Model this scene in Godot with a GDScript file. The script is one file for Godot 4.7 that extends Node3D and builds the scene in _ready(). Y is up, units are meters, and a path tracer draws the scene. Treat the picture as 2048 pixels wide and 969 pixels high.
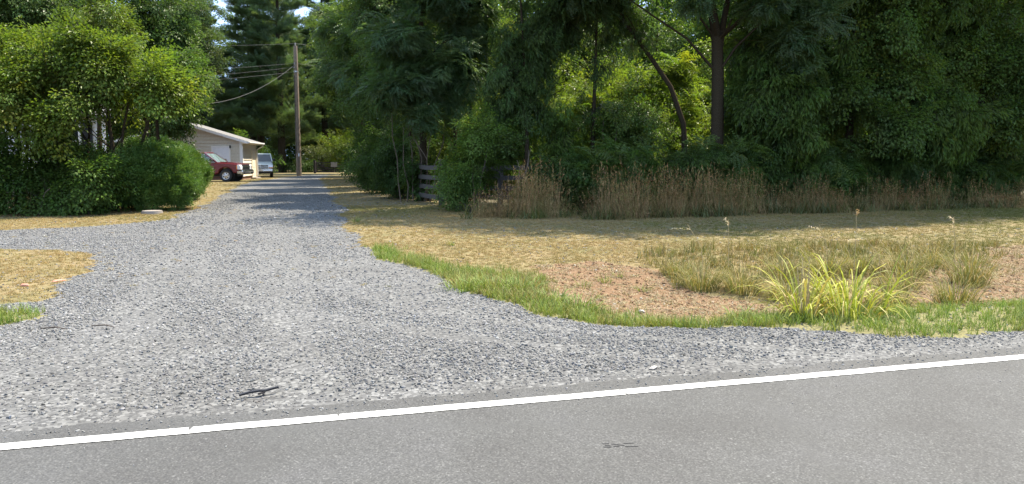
extends Node3D
# A gravel drive leaving a country road, with woods, a garage and parked vehicles.
# World axes: the camera looks along -z; V(x, y, d) is a point d metres ahead.

var rng := RandomNumberGenerator.new()
var nz := FastNoiseLite.new()
var nf := FastNoiseLite.new()
var M := {}
var K := {}
var used := {}

class MB:
	var v := PackedVector3Array()
	var n := PackedVector3Array()
	var c := PackedColorArray()
	var has_color := false
	func tri(a: Vector3, b: Vector3, d: Vector3, col := Color.WHITE) -> void:
		var nn := (d - a).cross(b - a).normalized()
		v.append(a); v.append(b); v.append(d)
		for k in 3:
			n.append(nn); c.append(col)
	func face(a: Vector3, b: Vector3, d: Vector3, out: Vector3, col := Color.WHITE) -> void:
		if (d - a).cross(b - a).dot(out) < 0.0:
			tri(a, d, b, col)
		else:
			tri(a, b, d, col)
	func quad(a: Vector3, b: Vector3, d: Vector3, e: Vector3, out: Vector3, col := Color.WHITE) -> void:
		face(a, b, d, out, col); face(a, d, e, out, col)
	func smooth_tri(p: Array, q: Array, col := Color.WHITE) -> void:
		var flip: bool = (p[2] - p[0]).cross(p[1] - p[0]).dot(q[0] + q[1] + q[2]) < 0.0
		for k in ([0, 2, 1] if flip else [0, 1, 2]):
			v.append(p[k]); n.append(q[k]); c.append(col)
	func commit() -> ArrayMesh:
		var a := []
		a.resize(Mesh.ARRAY_MAX)
		a[Mesh.ARRAY_VERTEX] = v
		a[Mesh.ARRAY_NORMAL] = n
		a[Mesh.ARRAY_COLOR] = c
		var m := ArrayMesh.new()
		m.add_surface_from_arrays(Mesh.PRIMITIVE_TRIANGLES, a)
		return m

func V(x: float, y: float, d: float) -> Vector3:
	return Vector3(x, y, -d)

func R(a: float, b: float) -> float:
	return rng.randf_range(a, b)

# ---------------------------------------------------------------- naming
func numbered(called: String) -> String:
	if not used.has(called):
		used[called] = 0
		return called
	used[called] += 1
	return "%s_%03d" % [called, used[called]]

func tag(o: Node3D, label: String, category := "", group := "", kind := "") -> Node3D:
	o.set_meta("label", label)
	if category: o.set_meta("category", category)
	if group: o.set_meta("group", group)
	if kind: o.set_meta("kind", kind)
	return o

func thing(called: String, label: String, category: String, at: Vector3, turn := 0.0, group := "") -> Node3D:
	var o := Node3D.new()
	o.name = numbered(called)
	add_child(o)
	o.position = at
	o.rotation.y = turn
	return tag(o, label, category, group)

func part(called: String, m: Mesh, mat: Material, parent: Node3D, at := Vector3.ZERO) -> MeshInstance3D:
	var o := MeshInstance3D.new()
	o.name = numbered(called) if parent == self else called
	o.mesh = m
	o.material_override = mat
	o.position = at
	parent.add_child(o, true)
	return o

func copies(called: String, m: Mesh, mat: Material, parent: Node3D, xf: Array, cols: PackedColorArray) -> MultiMeshInstance3D:
	var mm := MultiMesh.new()
	mm.transform_format = MultiMesh.TRANSFORM_3D
	mm.use_colors = true
	mm.mesh = m
	mm.instance_count = xf.size()
	for i in xf.size():
		mm.set_instance_transform(i, xf[i])
		mm.set_instance_color(i, cols[i])
	var o := MultiMeshInstance3D.new()
	o.name = numbered(called) if parent == self else called
	o.multimesh = mm
	o.material_override = mat
	parent.add_child(o, true)
	return o

# ---------------------------------------------------------------- shapes
func box(b: MB, lo: Vector3, hi: Vector3, col := Color.WHITE) -> void:
	var p := []
	for k in 8:
		p.append(Vector3(hi.x if k & 1 else lo.x, hi.y if k & 2 else lo.y, hi.z if k & 4 else lo.z))
	b.quad(p[0], p[1], p[3], p[2], Vector3.FORWARD, col)
	b.quad(p[4], p[5], p[7], p[6], Vector3.BACK, col)
	b.quad(p[0], p[2], p[6], p[4], Vector3.LEFT, col)
	b.quad(p[1], p[3], p[7], p[5], Vector3.RIGHT, col)
	b.quad(p[0], p[1], p[5], p[4], Vector3.DOWN, col)
	b.quad(p[2], p[3], p[7], p[6], Vector3.UP, col)

func box_mesh(lo: Vector3, hi: Vector3) -> ArrayMesh:
	var b := MB.new()
	box(b, lo, hi)
	return b.commit()

# a bar with a rectangular section between two points
func bar(b: MB, p: Vector3, q: Vector3, w: float, h: float, up := Vector3.UP) -> void:
	var d := (q - p).normalized()
	var s := d.cross(up).normalized() * w * 0.5
	var u := s.cross(d).normalized() * h * 0.5
	var a := [p - s - u, p + s - u, p + s + u, p - s + u]
	var e := [q - s - u, q + s - u, q + s + u, q - s + u]
	for k in 4:
		var j := (k + 1) % 4
		b.quad(a[k], a[j], e[j], e[k], (a[k] + a[j]) * 0.5 - p)
	b.quad(a[0], a[1], a[2], a[3], -d)
	b.quad(e[0], e[1], e[2], e[3], d)

func tube(b: MB, pts: Array, rad: Array, sides := 7, col := Color.WHITE, caps := true) -> void:
	var rings := []
	var side := Vector3.ZERO
	for i in pts.size():
		var d: Vector3 = (pts[mini(i + 1, pts.size() - 1)] - pts[maxi(i - 1, 0)]).normalized()
		if side == Vector3.ZERO:
			side = d.cross(Vector3(0.31, 0.2, 0.93)).normalized()
		side = (side - d * side.dot(d)).normalized()
		var up := side.cross(d)
		var ring := []
		for k in sides:
			var t := TAU * k / sides
			var o := side * cos(t) + up * sin(t)
			ring.append([pts[i] + o * rad[i], o])
		rings.append(ring)
	for i in pts.size() - 1:
		for k in sides:
			var j := (k + 1) % sides
			var a = rings[i][k]; var e = rings[i][j]; var f = rings[i + 1][j]; var g = rings[i + 1][k]
			b.smooth_tri([a[0], e[0], f[0]], [a[1], e[1], f[1]], col)
			b.smooth_tri([a[0], f[0], g[0]], [a[1], f[1], g[1]], col)
	if caps:
		for end in [0, pts.size() - 1]:
			var out: Vector3 = (pts[end] - pts[1 if end == 0 else end - 1]).normalized()
			for k in sides:
				b.face(pts[end], rings[end][k][0], rings[end][(k + 1) % sides][0], out, col)

# lathe round the local z axis: prof holds (radius, z)
func lathe_z(b: MB, prof: Array, sides := 20) -> void:
	for i in prof.size() - 1:
		var p: Vector2 = prof[i]; var q: Vector2 = prof[i + 1]
		var nn := Vector2(q.y - p.y, p.x - q.x).normalized()
		for k in sides:
			var t := TAU * k / sides; var s := TAU * (k + 1) / sides
			var a := Vector3(p.x * cos(t), p.x * sin(t), p.y); var e := Vector3(p.x * cos(s), p.x * sin(s), p.y)
			var f := Vector3(q.x * cos(s), q.x * sin(s), q.y); var g := Vector3(q.x * cos(t), q.x * sin(t), q.y)
			var n1 := Vector3(nn.x * cos(t), nn.x * sin(t), nn.y); var n2 := Vector3(nn.x * cos(s), nn.x * sin(s), nn.y)
			if p.x > 1e-5: b.smooth_tri([a, e, f], [n1, n2, n2])
			if q.x > 1e-5: b.smooth_tri([a, f, g], [n1, n2, n1])

# a side profile in x and y, extruded across z with a chamfer
func extrude(b: MB, prof: PackedVector2Array, z0: float, z1: float, bevel := 0.0) -> void:
	if Geometry2D.is_polygon_clockwise(prof):
		prof.reverse()
	var c := prof.size()
	var inner := PackedVector2Array()
	var outn := []
	for i in c:
		var e1 := (prof[i] - prof[(i + c - 1) % c]).normalized(); var e2 := (prof[(i + 1) % c] - prof[i]).normalized()
		var n1 := Vector2(e1.y, -e1.x); var n2 := Vector2(e2.y, -e2.x)
		var m := (n1 + n2).normalized()
		outn.append(m)
		inner.append(prof[i] - m * bevel / maxf(0.5, m.dot(n1)))
	for i in c:
		var j := (i + 1) % c
		var e := (prof[j] - prof[i]).normalized(); var nn := Vector3(e.y, -e.x, 0)
		var a := prof[i]; var d := prof[j]
		var sharp: bool = outn[i].dot(Vector2(nn.x, nn.y)) < 0.88 or outn[j].dot(Vector2(nn.x, nn.y)) < 0.88
		var na := nn if sharp else Vector3(outn[i].x, outn[i].y, 0); var nd := nn if sharp else Vector3(outn[j].x, outn[j].y, 0)
		var q := [Vector3(a.x, a.y, z0 + bevel), Vector3(d.x, d.y, z0 + bevel), Vector3(d.x, d.y, z1 - bevel), Vector3(a.x, a.y, z1 - bevel)]
		b.smooth_tri([q[0], q[1], q[2]], [na, nd, nd]); b.smooth_tri([q[0], q[2], q[3]], [na, nd, na])
		if bevel > 0:
			for s in [[z0, z0 + bevel, -1.0], [z1, z1 - bevel, 1.0]]:
				var o: Vector3 = (nn + Vector3(0, 0, s[2])).normalized()
				b.quad(Vector3(inner[i].x, inner[i].y, s[0]), Vector3(inner[j].x, inner[j].y, s[0]), Vector3(d.x, d.y, s[1]), Vector3(a.x, a.y, s[1]), o)
	var t := Geometry2D.triangulate_polygon(inner)
	for k in range(0, t.size(), 3):
		for s in [[z0, -1.0], [z1, 1.0]]:
			b.face(Vector3(inner[t[k]].x, inner[t[k]].y, s[0]), Vector3(inner[t[k + 1]].x, inner[t[k + 1]].y, s[0]), Vector3(inner[t[k + 2]].x, inner[t[k + 2]].y, s[0]), Vector3(0, 0, s[1]))

func extruded(prof: Array, z0: float, z1: float, bevel := 0.0) -> ArrayMesh:
	var b := MB.new()
	extrude(b, PackedVector2Array(prof), z0, z1, bevel)
	return b.commit()

# a flat plate through four corners, with thickness along out
func plate(b: MB, q: Array, out: Vector3, t: float) -> void:
	var o := out.normalized() * t
	b.quad(q[0] + o, q[1] + o, q[2] + o, q[3] + o, out)
	b.quad(q[0], q[1], q[2], q[3], -out)
	var mid: Vector3 = (q[0] + q[1] + q[2] + q[3]) / 4.0
	for k in 4:
		var j := (k + 1) % 4
		b.quad(q[k], q[j], q[j] + o, q[k] + o, (q[k] + q[j]) * 0.5 - mid)

# a bending blade of grass
func blade(b: MB, at: Vector3, lean: Vector3, length: float, width: float, droop: float, segs: int, col: Color, tip := Color(-1, 0, 0)) -> void:
	var p := at
	var d := lean.normalized()
	var side := d.cross(Vector3.UP)
	if side.length() < 0.05: side = Vector3.RIGHT
	side = side.normalized().rotated(d, R(-0.6, 0.6))
	var w := width
	for k in segs:
		var nd := (d + Vector3(0, -droop * (k + 1.0) / segs, 0)).normalized()
		var q := p + nd * length / segs
		var w2 := width * (1.0 - pow((k + 1.0) / segs, 1.6))
		var cc := col if tip.r < 0 else col.lerp(tip, (k + 0.5) / segs)
		b.tri(p - side * w * 0.5, q - side * w2 * 0.5, p + side * w * 0.5, cc)
		if k < segs - 1: b.tri(p + side * w * 0.5, q - side * w2 * 0.5, q + side * w2 * 0.5, cc)
		p = q; d = nd; w = w2

# one leaf: two faces folded along the midrib
func leaf(b: MB, at: Vector3, along: Vector3, up: Vector3, l: float, w: float, col: Color) -> void:
	along = along.normalized()
	var s := along.cross(up).normalized()
	var u := s.cross(along)
	var mid := at + along * l * 0.45 + u * w * 0.12
	var tip := at + along * l - u * l * 0.12
	b.tri(at, mid - s * w * 0.5 + u * w * 0.12, tip, col)
	b.tri(at, tip, mid + s * w * 0.5 + u * w * 0.12, col)

func shade_of(col: Color, spread: float) -> Color:
	var k := 1.0 + R(-spread, spread)
	return Color(col.r * k * R(0.9, 1.12), col.g * k, col.b * k * R(0.85, 1.15))

# ---------------------------------------------------------------- leaf sprays (local +x is the way the twig grows)
func make_sprays() -> void:
	var W := Color(1, 1, 1)
	for kind in ["broad", "long", "far", "small"]:
		var b := MB.new()
		var spec: Array = {"broad": [62, 0.66, 0.3, 0.08, 0.054, 0.5], "long": [62, 0.62, 0.24, 0.125, 0.036, 1.4], "far": [64, 1.25, 0.5, 0.15, 0.1, 0.6], "small": [70, 0.34, 0.16, 0.05, 0.03, 0.1]}[kind]
		for i in spec[0]:
			var t := pow(rng.randf(), 0.8)
			var stem := Vector3(t * spec[1], -0.12 * t * t * spec[5], 0)
			var away := Vector3(R(-0.2, 0.7), R(-0.5, 0.45), R(-1, 1)).normalized()
			var p: Vector3 = stem + away * R(0.15, 1.0) * spec[2] * (1.1 - 0.5 * t)
			var along := (away + Vector3(0.5, -spec[5] * R(0.3, 1.2), 0)).normalized()
			var up := Vector3(R(-0.55, 0.55), 1.0, R(-0.55, 0.55))
			if kind == "small": up = (away + Vector3(R(-0.6, 0.6), R(0, 0.9), R(-0.6, 0.6)))
			var z := R(0.7, 1.2)
			leaf(b, p, along, up, spec[3] * z, spec[4] * z, shade_of(W, 0.28))
		if kind != "small":
			tube(b, [Vector3(-0.25, 0.02, 0), Vector3(spec[1] * 0.5, -0.02, 0), Vector3(spec[1], -0.1, 0)], [0.009, 0.006, 0.003], 3, Color(0.5, 0.36, 0.4), false)
			for k in 4:
				var x: float = spec[1] * (0.2 + 0.2 * k)
				tube(b, [Vector3(x - 0.1, 0, 0), Vector3(x + 0.1, -0.01, spec[2] * (0.7 if k % 2 else -0.7))], [0.005, 0.002], 3, Color(0.5, 0.36, 0.4), false)
		K[kind] = b.commit()
	# feathered fronds of many leaflets, in two leaflet sizes
	for kind in ["frond", "sumac"]:
		var b := MB.new()
		for f in 7:
			var yaw := R(-1.2, 1.2)
			var d := Vector3(cos(yaw), R(-0.15, 0.45), sin(yaw)).normalized()
			var p := Vector3(R(0, 0.35), R(-0.1, 0.1), R(-0.08, 0.08))
			var n := 9 if kind == "frond" else 8
			var l := R(0.34, 0.5) if kind == "frond" else R(0.45, 0.62)
			var tone := shade_of(W, 0.18)
			for i in n:
				var t := (i + 1.0) / n
				d = (d + Vector3(0, -0.075 if kind == "frond" else -0.1, 0)).normalized()
				p += d * l / n
				var s := d.cross(Vector3.UP).normalized()
				for k in [-1.0, 1.0]:
					var z := (0.1 if kind == "frond" else 0.15) * (1.0 - 0.45 * absf(t - 0.45) * 1.6) * R(0.85, 1.15)
					leaf(b, p, s * k + d * 0.35 + Vector3(0, R(-0.35, 0.05), 0), Vector3(R(-0.3, 0.3), 1, R(-0.3, 0.3)), z, z * (0.5 if kind == "frond" else 0.36), shade_of(tone, 0.15))
		K[kind] = b.commit()
	# a pine plume
	var b := MB.new()
	for i in 120:
		var t := pow(rng.randf(), 0.7)
		var p := Vector3(t * 1.15, R(-0.04, 0.1) + 0.1 * t * t, R(-1, 1) * 0.34 * (1.1 - 0.6 * t))
		var d := Vector3(R(0.35, 1.0), R(-0.1, 0.8), R(-0.9, 0.9) * (1.2 - t))
		blade(b, p, d, R(0.13, 0.2), 0.026, 0.3, 2, shade_of(W, 0.25))
	K["pine"] = b.commit()
	# a rough stone
	b = MB.new()
	var ico := IcoPoints()
	var pts := []
	for q in ico[0]:
		pts.append(Vector3(q.x, q.y * 0.72, q.z * 0.86) * R(0.72, 1.18))
	for t in ico[1]:
		b.face(pts[t[0]], pts[t[1]], pts[t[2]], pts[t[0]] + pts[t[1]] + pts[t[2]])
	K["stone"] = b.commit()
	# tufts one unit high
	for kind in ["tuft", "tall", "lush"]:
		b = MB.new()
		var n: int = {"tuft": 15, "tall": 9, "lush": 16}[kind]
		for i in n:
			var a := R(0, TAU)
			var r: float = {"tuft": 1.0, "tall": 0.26, "lush": 0.35}[kind] * sqrt(rng.randf())
			var lean := Vector3(R(-1, 1), 1.5 if kind == "tuft" else 4.2 if kind == "tall" else 1.9, R(-1, 1))
			blade(b, Vector3(cos(a) * r, -0.04, sin(a) * r), lean, R(0.6, 1.15), 0.14 if kind == "tuft" else 0.0065 if kind == "tall" else 0.05, R(0.1, 0.9) if kind != "tall" else R(0.0, 0.25), 3, shade_of(W, 0.3))
			if kind == "tall":
				var q := Vector3(cos(a) * r, 0, sin(a) * r) + lean.normalized() * R(0.7, 0.98)
				for k in 5:
					blade(b, q + Vector3(R(-0.02, 0.02), R(-0.12, 0.05), R(-0.02, 0.02)), Vector3(R(-1, 1), R(0.3, 1.5), R(-1, 1)), R(0.04, 0.09), 0.014, 0.5, 2, shade_of(Color(0.95, 0.82, 0.75), 0.3))
				blade(b, Vector3(cos(a) * r, R(0.1, 0.4), sin(a) * r), Vector3(R(-1, 1), 0.8, R(-1, 1)), R(0.18, 0.35), 0.009, 0.9, 3, shade_of(W, 0.3))
		K[kind] = b.commit()

func IcoPoints() -> Array:
	var t := (1.0 + sqrt(5.0)) / 2.0
	var p := [Vector3(-1, t, 0), Vector3(1, t, 0), Vector3(-1, -t, 0), Vector3(1, -t, 0), Vector3(0, -1, t), Vector3(0, 1, t), Vector3(0, -1, -t), Vector3(0, 1, -t), Vector3(t, 0, -1), Vector3(t, 0, 1), Vector3(-t, 0, -1), Vector3(-t, 0, 1)]
	for i in 12: p[i] = p[i].normalized()
	var f := [[0, 11, 5], [0, 5, 1], [0, 1, 7], [0, 7, 10], [0, 10, 11], [1, 5, 9], [5, 11, 4], [11, 10, 2], [10, 7, 6], [7, 1, 8], [3, 9, 4], [3, 4, 2], [3, 2, 6], [3, 6, 8], [3, 8, 9], [4, 9, 5], [2, 4, 11], [6, 2, 10], [8, 6, 7], [9, 8, 1]]
	return [p, f]

# ---------------------------------------------------------------- materials
func lin(r: float, g: float, b: float) -> Color:
	return Color(r, g, b).linear_to_srgb()

func ramp(stops: Array) -> Gradient:
	var g := Gradient.new()
	var o := PackedFloat32Array(); var c := PackedColorArray()
	for s in stops:
		o.append(s[0]); c.append(lin(s[1], s[2], s[3]))
	g.offsets = o; g.colors = c
	return g

func noise_tex(freq: float, stops: Array, sd: int, size := 512, kind := FastNoiseLite.TYPE_SIMPLEX_SMOOTH, oct := 3) -> NoiseTexture2D:
	var n := FastNoiseLite.new()
	n.noise_type = kind; n.frequency = freq; n.seed = sd; n.fractal_octaves = oct
	if kind == FastNoiseLite.TYPE_CELLULAR:
		n.cellular_return_type = FastNoiseLite.RETURN_CELL_VALUE
		n.fractal_type = FastNoiseLite.FRACTAL_NONE
	var t := NoiseTexture2D.new()
	t.width = size; t.height = size; t.seamless = true; t.normalize = true
	t.noise = n
	t.color_ramp = ramp(stops)
	return t

func plain(r: float, g: float, b: float, rough := 0.6, metal := 0.0) -> StandardMaterial3D:
	var m := StandardMaterial3D.new()
	m.albedo_color = lin(r, g, b); m.roughness = rough; m.metallic = metal
	return m

func noisy(tex: Texture2D, metres: float, rough: float, patch: Texture2D = null, patch_metres := 1.0, bump := 0.0) -> StandardMaterial3D:
	var m := StandardMaterial3D.new()
	m.albedo_texture = tex; m.roughness = rough
	m.uv1_triplanar = true; m.uv1_world_triplanar = true
	m.uv1_scale = Vector3.ONE / metres
	if patch:
		m.detail_enabled = true; m.detail_albedo = patch; m.detail_blend_mode = BaseMaterial3D.BLEND_MODE_MUL
		m.detail_uv_layer = BaseMaterial3D.DETAIL_UV_2
		m.uv2_triplanar = true; m.uv2_world_triplanar = true
		m.uv2_scale = Vector3.ONE / patch_metres
	if bump > 0:
		m.heightmap_enabled = true; m.heightmap_texture = tex; m.heightmap_scale = bump
	return m

func leafy(through: float, rough := 0.45) -> StandardMaterial3D:
	var m := StandardMaterial3D.new()
	m.albedo_color = Color.WHITE
	m.vertex_color_use_as_albedo = true
	m.roughness = rough
	m.metallic_specular = 0.34
	m.cull_mode = BaseMaterial3D.CULL_DISABLED
	if through > 0:
		m.backlight_enabled = true
		m.backlight = lin(through * 0.95, through, through * 0.4)
	return m

func make_materials() -> void:
	M.leaf = leafy(1.0, 0.4)
	M.glossy_leaf = leafy(0.7, 0.3)
	M.needle = leafy(0.8, 0.45)
	M.grass = leafy(0.6, 0.6)
	M.dry = leafy(0.4, 0.8)
	M.stone = StandardMaterial3D.new()
	M.stone.vertex_color_use_as_albedo = true
	M.stone.roughness = 0.85
	M.stone.metallic_specular = 0.3
	var speck := [[0.0, 0.035, 0.035, 0.035], [0.35, 0.061, 0.061, 0.06], [0.55, 0.075, 0.075, 0.0735], [0.72, 0.095, 0.095, 0.093], [0.84, 0.15, 0.15, 0.147], [1.0, 0.4, 0.395, 0.38]]
	var mild := [[0.0, 0.8, 0.79, 0.77], [0.5, 0.92, 0.92, 0.9], [1.0, 1.0, 1.0, 1.0]]
	var broad := noise_tex(0.012, mild, 5, 512)
	M.asphalt = noisy(noise_tex(0.42, speck, 3, 1024, FastNoiseLite.TYPE_VALUE, 3), 2.9, 0.78, broad, 7.0, 0.15)
	M.asphalt.metallic_specular = 0.35
	M.paint = noisy(noise_tex(0.05, [[0.0, 0.2, 0.195, 0.18], [0.2, 0.58, 0.57, 0.54], [0.4, 0.7, 0.7, 0.67], [1.0, 0.8, 0.8, 0.77]], 8), 1.1, 0.7)
	M.drive = noisy(noise_tex(0.11, [[0.0, 0.05, 0.05, 0.05], [0.35, 0.082, 0.082, 0.081], [0.55, 0.1, 0.1, 0.098], [0.75, 0.12, 0.12, 0.117], [1.0, 0.19, 0.19, 0.186]], 11, 1024, FastNoiseLite.TYPE_CELLULAR), 2.6, 0.95, broad, 9.0, 0.8)
	M.lawn = noisy(noise_tex(0.06, [[0.0, 0.11, 0.087, 0.039], [0.4, 0.15, 0.115, 0.052], [0.7, 0.18, 0.138, 0.064], [1.0, 0.22, 0.178, 0.09]], 21, 1024, FastNoiseLite.TYPE_VALUE, 4), 3.1, 1.0, noise_tex(0.011, [[0.0, 0.62, 0.72, 0.5], [0.5, 0.9, 0.92, 0.8], [1.0, 1.0, 0.94, 0.9]], 22), 8.0, 1.5)
	M.dirt = noisy(noise_tex(0.035, [[0.0, 0.06, 0.032, 0.015], [0.35, 0.12, 0.068, 0.033], [0.65, 0.17, 0.102, 0.05], [1.0, 0.23, 0.158, 0.088]], 31, 1024, FastNoiseLite.TYPE_SIMPLEX_SMOOTH, 5), 1.5, 1.0, noise_tex(0.02, mild, 33), 3.0, 2.5)
	M.verge = noisy(noise_tex(0.07, [[0.0, 0.06, 0.06, 0.022], [0.5, 0.13, 0.12, 0.045], [1.0, 0.24, 0.2, 0.09]], 41), 1.3, 1.0)
	M.litter = noisy(noise_tex(0.06, [[0.0, 0.03, 0.028, 0.015], [0.5, 0.075, 0.062, 0.032], [1.0, 0.17, 0.13, 0.07]], 51), 1.9, 1.0)
	M.bark = noisy(noise_tex(0.05, [[0.0, 0.014, 0.01, 0.006], [0.5, 0.042, 0.033, 0.021], [1.0, 0.1, 0.082, 0.055]], 61), 0.5, 0.95, null, 1.0, 2.0)
	M.bark.uv1_scale = Vector3(4.0, 0.7, 4.0); M.bark.metallic_specular = 0.1
	M.pole = noisy(noise_tex(0.03, [[0.0, 0.09, 0.066, 0.045], [0.5, 0.18, 0.138, 0.1], [1.0, 0.29, 0.235, 0.175]], 62), 0.4, 0.9)
	M.pole.uv1_scale = Vector3(3.0, 0.16, 3.0)
	M.fence = noisy(noise_tex(0.03, [[0.0, 0.03, 0.026, 0.022], [0.5, 0.07, 0.062, 0.053], [1.0, 0.13, 0.118, 0.1]], 63), 0.5, 0.95)
	M.gate_wood = noisy(noise_tex(0.03, [[0.0, 0.012, 0.01, 0.008], [1.0, 0.05, 0.038, 0.03]], 64), 0.5, 0.85)
	M.siding = noisy(noise_tex(0.02, [[0.0, 0.47, 0.42, 0.33], [0.5, 0.55, 0.5, 0.4], [1.0, 0.6, 0.55, 0.45]], 65), 1.6, 0.75)
	M.house_siding = noisy(noise_tex(0.02, [[0.0, 0.6, 0.6, 0.6], [1.0, 0.72, 0.72, 0.71]], 66), 2.0, 0.7)
	M.trim = plain(0.7, 0.69, 0.66, 0.6)
	M.cream_trim = plain(0.62, 0.55, 0.42, 0.6)
	M.white_panel = noisy(noise_tex(0.01, [[0.0, 0.62, 0.63, 0.67], [1.0, 0.7, 0.71, 0.74]], 67), 1.5, 0.5)
	M.roofing = noisy(noise_tex(0.1, [[0.0, 0.09, 0.09, 0.09], [1.0, 0.22, 0.21, 0.2]], 68), 1.0, 0.95)
	M.foundation = noisy(noise_tex(0.08, [[0.0, 0.16, 0.085, 0.06], [1.0, 0.32, 0.2, 0.15]], 69), 0.8, 0.95)
	M.metal = plain(0.6, 0.6, 0.6, 0.35, 0.9)
	M.wire = plain(0.09, 0.09, 0.09, 0.6, 0.0)
	M.red = plain(0.115, 0.007, 0.013, 0.35, 0.2)
	M.red.clearcoat_enabled = true; M.red.clearcoat = 1.0; M.red.clearcoat_roughness = 0.06
	M.van_paint = plain(0.3, 0.33, 0.31, 0.35, 0.35)
	M.van_paint.clearcoat_enabled = true; M.van_paint.clearcoat = 0.8; M.van_paint.clearcoat_roughness = 0.1
	M.tan_paint = plain(0.4, 0.34, 0.25, 0.4, 0.3)
	M.chrome = plain(0.68, 0.67, 0.64, 0.16, 1.0)
	M.alloy = plain(0.5, 0.5, 0.5, 0.35, 0.85)
	M.rubber = plain(0.018, 0.018, 0.019, 0.85)
	M.black = plain(0.012, 0.012, 0.013, 0.5)
	M.lamp_glass = plain(0.68, 0.7, 0.72, 0.12, 0.2)
	M.amber = plain(0.6, 0.2, 0.04, 0.2)
	M.plate_white = plain(0.7, 0.7, 0.72, 0.5)
	M.glass = StandardMaterial3D.new()
	M.glass.albedo_color = Color(0.5, 0.6, 0.6, 0.3); M.glass.roughness = 0.03
	M.glass.transparency = BaseMaterial3D.TRANSPARENCY_ALPHA
	M.dark_glass = plain(0.02, 0.025, 0.03, 0.05)
	M.seat = plain(0.09, 0.085, 0.08, 0.9)
	M.stick = plain(0.014, 0.012, 0.012, 0.55)
	M.twig = plain(0.05, 0.035, 0.025, 0.9)
	M.pale = noisy(noise_tex(0.05, [[0.0, 0.22, 0.205, 0.18], [1.0, 0.38, 0.36, 0.33]], 71), 0.3, 0.9)
	M.slab = noisy(noise_tex(0.05, [[0.0, 0.16, 0.14, 0.12], [1.0, 0.34, 0.31, 0.28]], 72), 0.6, 0.95)
	M.brick = noisy(noise_tex(0.05, [[0.0, 0.3, 0.12, 0.08], [1.0, 0.5, 0.26, 0.19]], 73), 0.3, 0.9)
	M.stem = noisy(noise_tex(0.05, [[0.0, 0.07, 0.052, 0.036], [1.0, 0.17, 0.13, 0.09]], 74), 0.3, 0.95)
	M.straw_stem = plain(0.36, 0.27, 0.13, 0.8)

# ---------------------------------------------------------------- the lie of the land (x, d) with d metres ahead
const ROAD_X := 0.9646
const ROAD_D := 0.2634
var drive_edge := PackedVector2Array([Vector2(-19.5, 73), Vector2(-17.6, 73), Vector2(-14.8, 58), Vector2(-10.1, 40.8), Vector2(-6.8, 28.4), Vector2(-4.57, 21.1), Vector2(-3.85, 17), Vector2(-2.75, 13.5), Vector2(-2.03, 11.45), Vector2(-1.3, 9.95), Vector2(-0.44, 8.73), Vector2(0.39, 7.56), Vector2(1.46, 7.0), Vector2(2.18, 6.74), Vector2(3.0, 6.56), Vector2(3.8, 6.5), Vector2(4.66, 6.72), Vector2(8, 7.65), Vector2(16, 9.85), Vector2(34, 14.8), Vector2(34, 12), Vector2(0, 2.8), Vector2(-20, -2.6), Vector2(-20, 1.5), Vector2(-14, 4.2), Vector2(-20, 8), Vector2(-20, 16), Vector2(-14, 16), Vector2(-11.05, 16.15), Vector2(-9.7, 17.0), Vector2(-8.75, 19.1), Vector2(-10, 24), Vector2(-12.2, 31.4), Vector2(-15.6, 43), Vector2(-17.7, 52.7), Vector2(-18.8, 61)])
var island := PackedVector2Array([Vector2(-16, 12.7), Vector2(-8.5, 12.4), Vector2(-7.8, 12.5), Vector2(-6.84, 12.06), Vector2(-5.75, 10.2), Vector2(-5.5, 9.15), Vector2(-5.1, 8.3), Vector2(-5.2, 7.85), Vector2(-8, 6.9), Vector2(-16, 5.2)])
var island_low := PackedVector2Array([Vector2(-5.9, 7.3), Vector2(-5.1, 7.4), Vector2(-4.72, 7.31), Vector2(-4.55, 7.0), Vector2(-4.7, 6.8), Vector2(-5.9, 6.6)])
var dirt_bank := PackedVector2Array([Vector2(0.26, 10.9), Vector2(1.34, 11.34), Vector2(2.3, 10.65), Vector2(2.4, 9.7), Vector2(3.13, 9.3), Vector2(3.3, 8.0), Vector2(2.9, 7.5), Vector2(1.92, 7.1), Vector2(1.4, 7.48), Vector2(0.86, 8.16), Vector2(0.3, 9.15)])
var dirt_right := PackedVector2Array([Vector2(4.75, 9.4), Vector2(5.46, 10.3), Vector2(8.0, 12.73), Vector2(9.4, 13.5), Vector2(14, 15), Vector2(9, 9.4), Vector2(5.65, 8.2), Vector2(5.1, 8.35)])
var verge := PackedVector2Array([Vector2(-2.9, 13.6), Vector2(-2.03, 11.0), Vector2(-0.44, 8.3), Vector2(0.39, 7.2), Vector2(3, 6.2), Vector2(4.7, 6.4), Vector2(16, 9.4), Vector2(18, 11.6), Vector2(5.65, 8.2), Vector2(4.5, 8.6), Vector2(3.3, 8.1), Vector2(2.5, 7.45), Vector2(1.55, 7.5), Vector2(0.95, 8.0), Vector2(0.33, 8.8), Vector2(0.15, 10.0), Vector2(-1.0, 10.4), Vector2(-1.7, 12.0)])

func off_line(x: float, d: float) -> float:
	return (d - 4.613) * ROAD_X - x * ROAD_D

func height(x: float, d: float) -> float:
	var w := off_line(x, d)
	var ditch := smoothstep(1.3, 3.0, w) * (1.0 - smoothstep(3.4, 6.2, w)) * smoothstep(-0.4, 1.8, x)
	var rough := smoothstep(0.3, 1.2, w)
	return -0.2 * ditch - 0.035 * (1.0 - smoothstep(0.0, 0.4, w)) + rough * (nz.get_noise_2d(x * 6.0, d * 6.0) * 0.035 + nz.get_noise_2d(x * 26.0, d * 26.0) * 0.01)

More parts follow.
